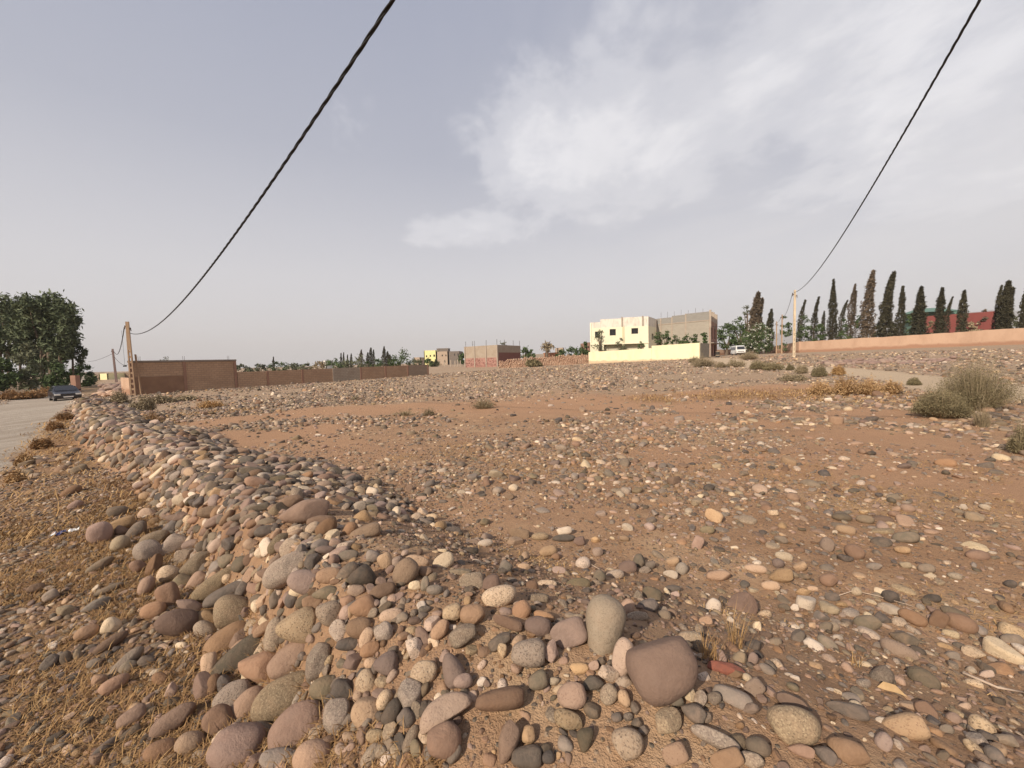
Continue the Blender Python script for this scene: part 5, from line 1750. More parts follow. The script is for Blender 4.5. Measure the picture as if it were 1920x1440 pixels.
# ---- the mass of smaller stones: one object, instances of a few dozen cobble shapes
class Grid:
    def __init__(self, cell=.12):
        self.c = cell; self.d = {}

    def ok(self, x, y, r, f):
        i, j = int(math.floor(x / self.c)), int(math.floor(y / self.c))
        n = int(math.ceil((r + .16) * f / self.c))
        for a in range(i - n, i + n + 1):
            for b in range(j - n, j + n + 1):
                for (u, v, s) in self.d.get((a, b), ()):
                    if (u - x) ** 2 + (v - y) ** 2 < ((r + s) * f) ** 2:
                        return False
        return True

    def put(self, x, y, r):
        self.d.setdefault((int(math.floor(x / self.c)), int(math.floor(y / self.c))), []).append((x, y, r))


grid = Grid()
for (x, y, r, z) in stones:
    grid.put(x, y, r)
pts = []           # x, y, z, radius, kind weights index


def in_view(x, y, marg=.15):
    return (y > .15) & (np.abs(x) < 1.52 * y + .5 + marg)


def region(n, dmin, dmax, dens_fn, size_fn, f, seed, check=True):
    """dart throwing, uniform in area between two distances"""
    r = np.random.default_rng(seed)
    ang = r.uniform(-1.02, 1.02, n); rad = np.sqrt(r.uniform(dmin ** 2, dmax ** 2, n))
    x = rad * np.sin(ang); y = rad * np.cos(ang)
    s, q = berm_sq(x, y)
    bh = berm_h(s, q)
    road, tr, bare, straw = masks(x, y)
    rr = road_r(x, y)
    dens = dens_fn(x, y, rad, bh, q, s, road, tr, bare, straw, rr)
    keep = (r.uniform(0, 1, n) < dens) & in_view(x, y)
    x, y, bh, q, rad, bare = x[keep], y[keep], bh[keep], q[keep], rad[keep], bare[keep]
    sz = size_fn(r, x, y, rad, bh, q, bare)
    order = np.argsort(-sz)
    out = []
    if check:
        for i in order:
            if grid.ok(x[i], y[i], sz[i], f):
                grid.put(x[i], y[i], sz[i]); out.append(i)
        out = np.array(out, int)
    else:
        out = order
    pts.append(np.stack([x[out], y[out], sz[out], bh[out], q[out]], 1))


def dens_near(x, y, rad, bh, q, s, road, tr, bare, straw, rr):
    d = np.clip(.06 + 1.7 * (fbm(x * .5, y * .5, 4, 55) - .43), .02, .8)
    d = np.where(rad > 5.2, np.clip(d * 1.35 + .08, 0, .9), d)
    d *= 1 - .85 * bare
    far = sstep(4.0, 7.0, rad)
    d = np.where(bh > .06, .14 + .8 * far, d)
    d = np.where((s > S_CORNER) & (q > .75) & (rr > -1.3) & (s < _BS[-1]), .95, d)
    d *= 1 - .88 * np.clip(road, 0, 1)
    d *= 1 - .9 * tr
    return d * (1 - .45 * np.where(q > .7, 0, straw))


def size_near(r, x, y, rad, bh, q, bare):
    base = np.exp(r.normal(math.log(.0205), .56, len(x)))
    bank = np.exp(r.normal(math.log(.042), .42, len(x)))
    # close by, the large ones on the bank are all built one by one: only gravel and small cobbles between them
    bank = np.where(rad < 4.0, np.minimum(bank * .55, .026), bank)
    base = np.where(bh > .06, bank, base)
    base = np.where(q > .75, np.minimum(base * .8, .028), base)
    cap = np.where(rad < 6, .020 + .0105 * rad, .10)
    return np.clip(base, .009, cap)


def dens_far(x, y, rad, bh, q, s, road, tr, bare, straw, rr):
    d = np.clip(.46 + 2.4 * (fbm(x * .16, y * .16, 4, 56) - .44), .05, 1)
    d *= np.clip(1 - .93 * bare, 0, 1) * np.clip(1 - 1.1 * road, 0, 1) * np.clip(1 - 1.0 * tr, 0, 1) * (1 - .55 * straw)
    d = np.where((bh > .04), 1.0, d)
    d = np.where(rr < -5.2, .25, d)
    return d


def size_far(r, x, y, rad, bh, q, bare):
    b = np.exp(r.normal(math.log(.045), .45, len(x)))
    b = np.where(bh > .04, np.exp(r.normal(math.log(.085), .35, len(x))), b)
    return np.clip(b, .022, .17)


region(15000, .6, 5.2, dens_near, size_near, .86, 11)
region(46000, 5.2, 12, dens_near, lambda *a: size_near(*a) * 1.0, .9, 12)
# the long bank further off, thick with cobbles
region(60000, 12, 27, lambda *a: dens_far(*a) * .8, lambda *a: size_far(*a) * .8, .85, 13)
region(64000, 27, 62, lambda *a: dens_far(*a), size_far, 1, 14, check=False)
region(22000, 4.5, 27, lambda x, y, rad, bh, q, s, road, tr, bare, straw, rr: (bh > .05) * .9, lambda r, x, y, rad, bh, q, bare: np.clip(np.exp(r.normal(math.log(.058), .45, len(x))), .022, .14) * np.where(rad < 7, .75, 1), .6, 15)
# cobbles filling the gaps of the steep face
region(16000, 1.2, 8.0, lambda x, y, rad, bh, q, s, road, tr, bare, straw, rr: ((s > S_CORNER - .2) & (q > .12) & (q < .74)) * 1.0, lambda r, x, y, rad, bh, q, bare: np.clip(np.exp(r.normal(math.log(.038), .4, len(x))), .016, np.where(rad < 2.7, .026, .07)), .42, 18)
# gravel and pebbles close by
region(30000, .5, 4.2, lambda x, y, rad, bh, q, s, road, tr, bare, straw, rr: np.clip(.25 + 1.5 * (fbm(x * 3, y * 3, 3, 91) - .38), .03, 1) * (1 - .6 * bare), lambda r, x, y, rad, bh, q, bare: np.exp(r.normal(math.log(.007), .45, len(x))).clip(.0035, .02), .75, 16)
region(40000, 4.2, 10, lambda x, y, rad, bh, q, s, road, tr, bare, straw, rr: np.clip(.3 + 1.3 * (fbm(x * 1.4, y * 1.4, 3, 92) - .35), .05, 1) * (1 - .5 * bare), lambda r, x, y, rad, bh, q, bare: np.exp(r.normal(math.log(.012), .35, len(x))).clip(.007, .028), .7, 17, check=False)


def stone_mass():
    r = np.random.default_rng(5)
    a = np.concatenate(pts)
    n = len(a)
    x, y, sz, bh, q = a.T
    z = ground(x, y)
    e = .03
    gx = (ground(x + e, y) - ground(x - e, y)) / (2 * e); gy = (ground(x, y + e) - ground(x, y - e)) / (2 * e)
    nrm = np.stack([-gx, -gy, np.ones(n)], 1); nrm /= np.linalg.norm(nrm, axis=1)[:, None]
    la = sz * r.uniform(1.05, 1.5, n); lb = sz * r.uniform(.75, 1.0, n); lc = sz * r.uniform(.5, .85, n) * (1 + .3 * sstep(8, 25, np.hypot(x, y)))
    yaw = r.uniform(0, 2 * np.pi, n)
    # build frames: z axis near the ground normal with some tilt
    tilt = r.normal(0, .22, (n, 3)) * np.where(bh > .06, 1.6, 1)[:, None]
    zz = nrm + tilt; zz /= np.linalg.norm(zz, axis=1)[:, None]
    ax = np.stack([np.cos(yaw), np.sin(yaw), np.zeros(n)], 1)
    ax -= zz * (ax * zz).sum(1)[:, None]; ax /= np.linalg.norm(ax, axis=1)[:, None]
    ay = np.cross(zz, ax)
    rot = [Matrix(((ax[i, 0], ay[i, 0], zz[i, 0]), (ax[i, 1], ay[i, 1], zz[i, 1]), (ax[i, 2], ay[i, 2], zz[i, 2]))).to_euler() for i in range(n)]
    rot = np.array([[e_.x, e_.y, e_.z] for e_ in rot])
    pos = np.stack([x, y, z], 1) + nrm * (lc * np.where(bh > .06, r.uniform(-.2, .6, n), r.uniform(-.45, .52, n)))[:, None]
    scl = np.stack([la, lb, lc], 1)
    # kinds: colour mix of the field; pieces on the bank a little browner
    wts = np.array([.09, .13, .17, .10, .085, .09, .085, .115, .13, .085])     # RDGBYPTSKW
    wts = np.concatenate([wts / wts.sum(), [0.0]])
    kind = r.choice(len(CODES), n, p=wts)
    kind = np.where((sz < .02) & (r.uniform(0, 1, n) < .5), CODES.index('C'), kind)
    if extra_inst:
        ep = np.array([h['c'] for h in extra_inst]); es = np.array([h['s'] for h in extra_inst])
        er = np.array([list(Matrix(h['R'].tolist()).to_euler()) for h in extra_inst]); ek = np.array([CODES.index(h['code']) for h in extra_inst])
        pos = np.concatenate([pos, ep]); rot = np.concatenate([rot, er]); scl = np.concatenate([scl, es]); kind = np.concatenate([kind, ek])
        n = len(pos)
    NS = 8
    src = bpy.data.collections.new('stone_shapes')
    for ci, c in enumerate(CODES):
        for s in range(NS):
            me = shape_mesh('cobble_shape', 900 + s * 31 + ci, 3, ('oval', 'oval', 'oval', 'egg', 'slab', 'block', 'chip', 'chip')[s], SM[c])
            o = bpy.data.objects.new('cobble_%02d_%d' % (ci, s), me)
            src.objects.link(o)
    idx = (kind * NS + r.integers(0, NS, n)).astype(np.int32)
    me = bpy.data.meshes.new('field_stones')
    me.vertices.add(n); me.vertices.foreach_set('co', pos.astype(np.float32).ravel())
    for nm, ty, dt in (('rot', 'FLOAT_VECTOR', rot), ('scl', 'FLOAT_VECTOR', scl)):
        at = me.attributes.new(nm, ty, 'POINT'); at.data.foreach_set('vector', dt.astype(np.float32).ravel())
    at = me.attributes.new('idx', 'INT', 'POINT'); at.data.foreach_set('value', idx)
    o = bpy.data.objects.new('field_stones', me)
    COL.objects.link(o)
    tag(o, kind='stuff')
    ng = bpy.data.node_groups.new('scatter stones', 'GeometryNodeTree')
    ng.interface.new_socket('Geometry', in_out='INPUT', socket_type='NodeSocketGeometry')
    ng.interface.new_socket('Geometry', in_out='OUTPUT', socket_type='NodeSocketGeometry')
    gi = ng.nodes.new('NodeGroupInput'); go = ng.nodes.new('NodeGroupOutput')
    ci = ng.nodes.new('GeometryNodeCollectionInfo')
    ci.inputs['Collection'].default_value = src
    ci.inputs['Separate Children'].default_value = True
    ci.inputs['Reset Children'].default_value = True
    ip = ng.nodes.new('GeometryNodeInstanceOnPoints')
    ip.inputs['Pick Instance'].default_value = True

    def na(name, ty):
        q_ = ng.nodes.new('GeometryNodeInputNamedAttribute'); q_.data_type = ty; q_.inputs['Name'].default_value = name
        return [s for s in q_.outputs if s.enabled and s.name == 'Attribute'][0]
    e2r = ng.nodes.new('FunctionNodeEulerToRotation')
    ng.links.new(na('rot', 'FLOAT_VECTOR'), e2r.inputs[0])
    ng.links.new(gi.outputs[0], ip.inputs['Points'])
    ng.links.new(ci.outputs[0], ip.inputs['Instance'])
    ng.links.new(na('idx', 'INT'), ip.inputs['Instance Index'])
    ng.links.new(e2r.outputs[0], ip.inputs['Rotation'])
    ng.links.new(na('scl', 'FLOAT_VECTOR'), ip.inputs['Scale'])
    ng.links.new(ip.outputs[0], go.inputs[0])
    md = o.modifiers.new('scatter', 'NODES')
    md.node_group = ng
    print('stones in the mass:', n)


stone_mass()

# ------------------------------------------------------------------ trees
cy = [  # px, top, d, width, lean(px), kind, sparse, tips, label
    (1498, 563, 84, 13, 9, 'cypress', .8, 1, 'short dark cypress with a tip blown over, next to the pale pole'),
    (1524, 557, 81, 13, 8, 'cypress', .9, 1, 'slim cypress with a bent whip-like tip among palms'),
    (1541, 584, 82, 9, 2, 'cypress', .7, 1, 'short stubby dark cypress between two taller ones'),
    (1559, 524, 76, 15, 0, 'cypress', 1.6, 1, 'dense straight dark cypress with a needle point'),
    (1573, 563, 88, 11, 12, 'cypress', .8, 1, 'thin cypress leaning hard over behind the dense straight one'),
    (1593, 533, 74, 15, 6, 'dry_cypress', .8, 2, 'browned sparse cypress with two ragged leaders'),
    (1623, 508, 72, 22, 9, 'dry_cypress', 1.1, 1, 'tallest browned feathery cypress with a frayed top'),
    (1657, 511, 70, 21, 13, 'cypress', 1.7, 1, 'tall broad dark cypress whose tip curves over'),
    (1686, 537, 69, 15, 2, 'cypress', 1.2, 1, 'medium dark cypress in front of the red building end'),
    (1720, 538, 67, 19, 2, 'cypress', 1.5, 1, 'plump dark cypress with a short spike, before the red wall'),
    (1758, 540, 65, 17, 3, 'cypress', 1.4, 1, 'dark cypress standing against the middle of the red wall'),
    (1770, 557, 70, 10, 10, 'cypress', .7, 1, 'small leaning cypress showing behind the one at the red wall'),
    (1800, 545, 63, 17, 2, 'cypress', 1.0, 1, 'loose greyish cypress at the bare part of the red wall'),
    (1863, 536, 62, 10, 7, 'cypress', .8, 1, 'narrow curved cypress just before the broadest one'),
    (1879, 528, 58, 22, 4, 'cypress', 2.2, 2, 'broadest dark cypress with a flat twin top'),
    (1914, 537, 57, 14, 3, 'cypress', 1.3, 1, 'dark cypress cut by the edge of the view'),
    (1414, 549, 88, 24, 6, 'dry_cypress', 1.8, 2, 'broad brownish cypress behind the white flowering oleander'),
    (1441, 580, 86, 15, 4, 'cypress', 1.0, 1, 'short dark cypress between the oleander and the slim poles'),
]
for i, (px, top, d, wp, lean, kind, sp, tips, lab) in enumerate(cy):
    cypress(px, top, 0, d, wp, lean, kind, i, lab, sparse=sp, tips=tips)
# far small cypresses beyond the low wall
fc = [(513, 669, 4, 'cypress'), (640, 662, 4, 'cypress'), (645, 661, 4, 'cypress'), (652, 665, 4, 'cypress'), (659, 663, 5, 'cypress'), (678, 656, 7, 'dry_cypress'), (690, 661, 6, 'cypress'), (696, 652, 7, 'cypress'), (701, 656, 6, 'cypress'), (721, 650, 8, 'cypress'), (727, 659, 7, 'cypress'), (731, 665, 7, 'cypress')]
fl = ['lone thin far cypress at the near end of the scrub line', 'first of a pair of thin far cypresses', 'second of a pair of thin far cypresses, slightly taller', 'short far cypress after the thin pair', 'far cypress standing alone between the thin pair and the brown one', 'brown dead-looking far cypress', 'far cypress in front of the tall group, shorter', 'tall dark far cypress in the middle group', 'far cypress leaning on the tall one of the middle group', 'tallest and darkest far cypress, before the round tree', 'shorter cypress touching the tallest far one', 'lowest cypress beside the tallest far one']
for i, (px, top, wp, kind) in enumerate(fc):
    cypress(px, top, 0, 128, wp * 1.3, 1, kind, 50 + i, fl[i], 'far cypresses beyond the low wall', sparse=.45)

EU = 'eucalyptus trees by the road'


def tuft_tree(d, tufts, trunks, kind, seed, label, group=None, name='eucalyptus_tree', leaf=.26, per=80, depth=.8, rs=1.4):
    """tree whose leafy tufts are given one by one: (px, py, radius px); trunks: (foot px, fork px, fork py, width m)"""
    k = d / FPX
    g = G(sum(t_[0] for t_ in trunks) / len(trunks), d)
    rng = np.random.default_rng(seed + 700)
    t = empty(name, tuple(g), 0, label, 'tree', group)
    C = []; forks = []
    mb = MB()
    for (fp, kp, kpy, w_) in trunks:
        a_ = G(fp, d) - g; b_ = P(kp, kpy, d) - g
        m_ = (a_ + b_) / 2 + np.array([rng.normal(0, .2), 0, 0])
        mb.tube([a_ - np.array([0, 0, .3]), m_, b_], [w_, w_ * .8, w_ * .6], 7); forks.append((b_, w_))
    for (px, py, rp) in tufts:
        r_ = rp * k * rs
        vr = ray(px, py); vr = vr / np.linalg.norm(vr); ct = float(vr[1])
        c_ = P(px, py, d) - g + vr * rng.normal(0, 1) * depth * r_
        lat = np.array([vr[1], -vr[0], 0]) / np.hypot(vr[0], vr[1]); fwd = np.array([vr[0], vr[1], 0]) / np.hypot(vr[0], vr[1])
        of = rng.normal(size=(7, 3)) * r_
        sub = c_ + of[:, :1] * .5 * ct * lat + of[:, 1:2] * .5 * fwd + of[:, 2:] * np.array([0, 0, .42])
        for q_ in sub:
            C.append(q_ + rng.normal(size=(per // 7, 3)) * r_ * np.array([.2, .2, .22]))
        f_, w_ = min(forks, key=lambda f: np.linalg.norm((f[0] - c_)[[0, 2]]))
        mb.tube([f_, (f_ + c_) / 2 + rng.normal(size=3) * .2, c_], [w_ * .5, w_ * .3, w_ * .1], 5)
    mb.build('trunk', LM['bark'], t)
    c = np.concatenate(C)
    c[:, 2] -= np.abs(rng.normal(0, .12, len(c))) * 2
    V, F = leaf_tris(c, leaf, rng, elong=2.3)
    np_mesh('crown', V, F, LM[kind], t)
    return t


tuft_tree(52, [(55, 572, 17), (72, 566, 16), (92, 572, 17), (112, 570, 14), (122, 582, 15), (104, 588, 18), (82, 590, 18), (60, 592, 17), (45, 584, 14), (128, 600, 13), (114, 608, 17), (94, 612, 18), (72, 614, 18), (52, 612, 14), (124, 622, 14), (108, 632, 16), (84, 636, 17), (62, 634, 14), (96, 650, 15), (74, 656, 14), (116, 648, 12), (50, 650, 11), (132, 640, 9), (120, 664, 10), (60, 668, 14), (84, 668, 14), (104, 668, 13), (40, 660, 12), (70, 684, 12), (96, 684, 12)],
          [(95, 92, 660, .42), (80, 78, 650, .3), (108, 112, 655, .26)], 'euca', 1, 'tallest eucalyptus with a broad dark crown beside the gravel road', EU, per=520, rs=1.3)
tuft_tree(55, [(2, 572, 15), (18, 580, 14), (32, 592, 12), (8, 596, 16), (24, 606, 14), (38, 616, 11), (4, 622, 15), (20, 630, 14), (34, 644, 10), (-16, 590, 18), (-18, 620, 18), (6, 650, 10), (24, 658, 8), (-22, 650, 12)], [(20, 14, 660, .3), (4, 0, 655, .26), (34, 32, 650, .16)], 'euca', 2, 'eucalyptus at the edge of the view with a paler drooping crown', EU, per=380)
tuft_tree(54, [(146, 599, 7), (139, 606, 7), (136, 617, 6), (142, 640, 6), (150, 652, 8), (156, 660, 6), (147, 668, 8), (152, 676, 5), (138, 656, 7), (134, 630, 7)], [(132, 136, 668, .16)], 'euca', 3, 'slender eucalyptus with separate leafy tufts at the outer side of the tallest one', EU, per=130, leaf=.2, rs=.95)
broad_tree(52, 640, 47, 70, 'olive', 4, 'grey-green thicket below the eucalyptus trunks', cat='shrub', name='thicket', n_cl=30, per=70, crown_from=.02, leaf=.24, trunk=False)
broad_tree(6, 672, 44, 60, 'green', 5, 'dark hedge-like thicket under the pale eucalyptus', cat='shrub', name='thicket', n_cl=30, per=70, crown_from=.0, leaf=.24, trunk=False)
broad_tree(108, 680, 46, 60, 'green', 6, 'dark green thicket right behind the parked car', cat='shrub', name='thicket', n_cl=26, per=70, crown_from=.0, leaf=.24, trunk=False)
broad_tree(152, 684, 58, 44, 'green', 7, 'very dark dense bush past the car where the road bends', cat='shrub', name='bush', n_cl=24, per=80, crown_from=.0, leaf=.24, trunk=False)
broad_tree(168, 698, 64, 26, 'olive', 8, 'small bush in front of the low yellow house', cat='shrub', name='bush', n_cl=12, per=60, crown_from=.0, leaf=.2, trunk=False)
# gate pillar beside the road
g = G(139, 45)
mb = MB(); mb.box((-.3, -.25, -.3), (.3, .25, 2.1)); o = mb.build('gate_pillar', CONC_R); o.location = tuple(g); tag(o, 'square brownish gate pillar behind the parked car', 'pillar')
# scrub line and trees beyond the low wall
sl = [(455, 686, 26, 'olive'), (482, 685, 30, 'olive'), (522, 681, 34, 'green'), (548, 684, 26, 'olive'), (575, 684, 26, 'olive'), (598, 681, 20, 'dusty'), (628, 675, 28, 'green'), (655, 678, 26, 'olive'), (678, 668, 28, 'olive'), (707, 676, 24, 'green'), (738, 675, 26, 'green'), (758, 658, 26, 'green'), (779, 676, 20, 'olive'), (806, 675, 16, 'green'), (816, 677, 14, 'olive'), (868, 665, 12, 'green')]
sll = ['first low olive-green bush of the scrub line by the tall wall', 'second low olive-green bush of the scrub line', 'bright green bush below the lone thin cypress', 'dull bush right after the bright green one', 'dull bush at the third bay of the low wall', 'pale dusty bush beside the tiny white house', 'dark green bush under the pair of thin cypresses', 'olive bush under the short far cypress', 'tall loose olive tree by the brown cypress', 'dark bush at the foot of the tall middle cypresses', 'dark bush before the round tree', 'round green tree standing above the low wall end', 'low olive bush in front of the beige hut', 'dark round bush before the yellow house', 'low olive bush before the beige house', 'dark tree between the dark house and the roofless house']
for i, (px, top, wp, kd) in enumerate(sl):
    broad_tree(px, top - 2, 110, wp * 1.5, kd, 30 + i, sll[i], cat='tree' if wp > 26 else 'shrub', group='scrub line beyond the low wall', name='scrub_tree', n_cl=14, per=40, crown_from=.0, leaf=.34, trunk=False)
broad_tree(312, 668, 75, 24, 'olive', 60, 'thin grey treetop showing above the tall block wall', name='bare_tree', n_cl=10, per=26, crown_from=.3, leaf=.18)
broad_tree(945, 641, 100, 26, 'olive', 61, 'treetop showing above the roofless block house', name='olive_tree', n_cl=14, per=40, crown_from=.2, leaf=.3)
broad_tree(985, 651, 98, 22, 'green', 62, 'dark tree just past the roofless block house', name='broadleaf_tree', n_cl=14, per=40, crown_from=.1, leaf=.3)
broad_tree(998, 655, 104, 16, 'green', 63, 'smaller rounded tree after the dark one by the roofless house', name='broadleaf_tree', n_cl=12, per=36, crown_from=.1, leaf=.3)
for i, (px, top, wp, lab) in enumerate([(1052, 656, 20, 'first dark bush behind the stone wall, by the terracotta house'), (1072, 650, 28, 'big dark bush behind the middle of the stone wall'), (1090, 652, 26, 'dark bush behind the end of the stone wall'), (1098, 641, 14, 'taller dark tree squeezed beside the red brick house')]):
    broad_tree(px, top, 88, wp, 'green', 64 + i, lab, cat='tree' if i == 3 else 'shrub', group='bushes behind the stone wall', name='bush', n_cl=16, per=50, crown_from=.0, leaf=.28, trunk=False)
# palm with cut fronds
g = G(1026, 105)
pm = empty('palm_tree', tuple(g), 0, 'stubby palm with a ragged brown head behind the stone wall', 'tree')
Hp = P(1026, 646, 105)[2] - g[2]
mb = MB(); mb.tube([(0, 0, 0), (0, 0, Hp * .5), (.1, 0, Hp * .85)], [.5, .42, .4], 8); mb.build('trunk', LM['bark'], pm)
rng = np.random.default_rng(3)
c = np.array([0.1, 0, Hp * .85]) + rng.normal(size=(220, 3)) * np.array([.7, .6, .55])
V, F = leaf_tris(c, .45, rng, elong=2.5); np_mesh('crown', V, F, LM['dusty'], pm)
# trees in front of and beside the cream house
broad_tree(1126, 618, 70, 26, 'olive', 80, 'thin young tree standing before the cream house and its first window', name='young_tree', n_cl=16, per=40, crown_from=.12, leaf=.16)
broad_tree(1166, 632, 69, 20, 'olive', 81, 'small leafy tree before the middle of the cream house', name='young_tree', n_cl=14, per=36, crown_from=.2, leaf=.16)
broad_tree(1203, 639, 66, 16, 'green', 82, 'little ragged tree before the cream house end', name='young_tree', n_cl=9, per=26, crown_from=.45, leaf=.15)
for i, (px, top, wp, d, lab) in enumerate([(1236, 622, 24, 62, 'leafy green tree, tallest of those over the cream wall'), (1250, 619, 16, 62, 'slim green tree beside the tallest over the cream wall'), (1268, 628, 24, 60, 'rounded green tree over the taller part of the cream wall'), (1288, 628, 20, 59, 'rounded bush over the cream wall, middle one'), (1303, 626, 18, 58, 'small pointed green tree over the cream wall'), (1318, 624, 17, 57, 'green tree over the very end of the cream wall')]):
    broad_tree(px, top, d, wp, 'green', 84 + i, lab, group='trees behind the cream wall', name='garden_tree', n_cl=16, per=44, crown_from=.12, leaf=.2)
# big green trees and the oleander by the lane
broad_tree(1362, 605, 88, 34, 'green', 95, 'dense green tree by the lane next to the unfinished house', name='broadleaf_tree', n_cl=26, per=60, crown_from=.05, leaf=.3)
broad_tree(1386, 592, 90, 34, 'green', 96, 'lighter green tree with heart-shaped tufts behind the oleander', name='broadleaf_tree', n_cl=26, per=56, crown_from=.1, leaf=.3)
broad_tree(1400, 570, 96, 22, 'olive', 97, 'tall wispy grey-green tree beside the broad brownish cypress', name='broadleaf_tree', n_cl=16, per=36, crown_from=.25, leaf=.24)
broad_tree(1418, 606, 80, 62, 'green', 98, 'big oleander covered in white flowers above the van', cat='shrub', name='oleander', n_cl=34, per=70, crown_from=.02, leaf=.24, trunk=False, blossom=70)
for i, (px, top, wp, kd, lab) in enumerate([(1470, 590, 26, 'green', 'dark tree between the slim poles'), (1508, 590, 30, 'green', 'feathery palm-like tree behind the pale pole'), (1536, 606, 26, 'green', 'bushy green tree behind the first cypresses'), (1580, 596, 28, 'green', 'bright green bush behind the browned cypress'), (1612, 588, 24, 'green', 'green tree between the two browned cypresses'), (1645, 604, 24, 'green', 'dark bush behind the tall curved cypress'), (1672, 606, 20, 'olive', 'olive bush between the tall and the medium cypress'), (1702, 590, 18, 'green', 'dark upright bush before the red building end'), (1741, 600, 18, 'dusty', 'dusty bush at the foot of the red wall'), (1815, 604, 30, 'dusty', 'wide dusty shrub before the middle of the red wall'), (1841, 578, 26, 'dry_cypress', 'reddish-brown pointed shrub before the red wall end'), (1900, 594, 26, 'olive', 'olive bush between the broadest cypress and the last one')]):
    broad_tree(px, top, 74 if px > 1560 else 80, wp, kd, 110 + i, lab, cat='shrub' if wp < 24 else 'tree', group='garden bushes between the cypresses', name='garden_bush', n_cl=14, per=44, crown_from=.0, leaf=.26, trunk=False)


# ------------------------------------------------------------------ scrub on the plot: many thin twigs
def scrub_at(px, py, *a, **kw):
    p_, t_, v_ = hit([px], [py])
    return scrub(px, float(p_[0][1]), *a, **kw)


def scrub(px, d, wpx, hpx, kind, seed, label, n=900, name='dry_shrub', group=None, blade=.012, spread=1.0, leafy=.5, curl=.25, base_px=None):
    g = G(px, d)
    k = d / FPX
    R = wpx * k * .5 * math.cos(math.atan((px - 960) / FPX)); H = hpx * k
    rng = np.random.default_rng(seed + 2000)
    t = empty(name, tuple(g), 0, label, 'shrub', group)
    # stems: bent ribbons from the base
    az = rng.uniform(0, 2 * np.pi, n); u = rng.uniform(0, 1, n) ** .5
    tipx = np.cos(az) * R * u; tipy = np.sin(az) * R * .8 * u
    lobe = .55 + .75 * vnoise(az * 1.3 + seed, u * 2.5 + seed * 1.7, seed)
    tz = H * np.sqrt(np.clip(1.05 - u ** 2, .05, 1)) * np.minimum(rng.uniform(.45, 1.1, n), 1.08) * lobe
    tipx = tipx * (.7 + .5 * lobe); tipy = tipy * (.7 + .5 * lobe)
    b0 = np.stack([np.cos(az) * R * .42 * u, np.sin(az) * R * .35 * u, np.full(n, -.03)], 1)
    tip = np.stack([tipx, tipy, tz], 1)
    mid = (b0 + tip) / 2 + np.stack([np.cos(az), np.sin(az), np.full(n, -.0)], 1) * (R * .14 * curl * rng.normal(size=n))[:, None] + np.array([0, 0, 1]) * (H * .12)
    side = np.stack([-np.sin(az + rng.normal(size=n)), np.cos(az + rng.normal(size=n)), np.zeros(n)], 1) * blade * rng.uniform(.6, 1.3, n)[:, None]
    V = np.stack([b0 - side, b0 + side, mid + side * .8, mid - side * .8, tip], 1).reshape(-1, 3)
    i = np.arange(n) * 5
    F = np.stack([np.stack([i, i + 1, i + 2], 1), np.stack([i, i + 2, i + 3], 1), np.stack([i + 3, i + 2, i + 4], 1)], 1).reshape(-1, 3)
    np_mesh('twigs', V, F, LM['brush'] if kind in ('rust', 'straw') else LM['dusty'], t)
    if leafy > 0:
        m = int(n * leafy * 6)
        w_ = rng.uniform(.35, 1.0, m)[:, None]; j = rng.integers(0, n, m)
        c = b0[j] * (1 - w_) ** 2 + 2 * mid[j] * w_ * (1 - w_) + tip[j] * w_ ** 2 + rng.normal(size=(m, 3)) * .035 * (R + .3)
        c[:, 2] = np.maximum(c[:, 2], .02)
        V, F = leaf_tris(c, blade * 5.0, rng, elong=2.4)
        np_mesh('foliage', V, F, LM[kind], t)
    return t


SG = 'dry shrubs along the dirt track'
scrub_at(1832, 768, 165, 94, 'scrub', 1, 'big wispy grey-green shrub beside the dirt track, its tallest ragged part', n=2600, leafy=1.3, curl=1.1, blade=.0030, name='wispy_shrub')
scrub_at(1770, 782, 135, 62, 'scrub', 2, 'darker low shrub spreading in front of the big wispy one', n=2000, leafy=1.7, curl=1.1, blade=.0032, name='wispy_shrub')
scrub_at(1738, 772, 50, 26, 'dusty', 5, 'low dry skirt of twigs at the roadward foot of the darker shrub', n=500, leafy=.6, curl=1.1, blade=.003, name='wispy_shrub')
scrub_at(1846, 800, 54, 50, 'dusty', 3, 'thin pale dry weed in front of the big wispy shrub', n=420, leafy=.15, blade=.0025, name='dry_weed')
scrub_at(1922, 850, 60, 60, 'scrub', 4, 'shrub cut off by the edge of the view below the dirt track', n=1400, leafy=.4, blade=.003, name='wispy_shrub')
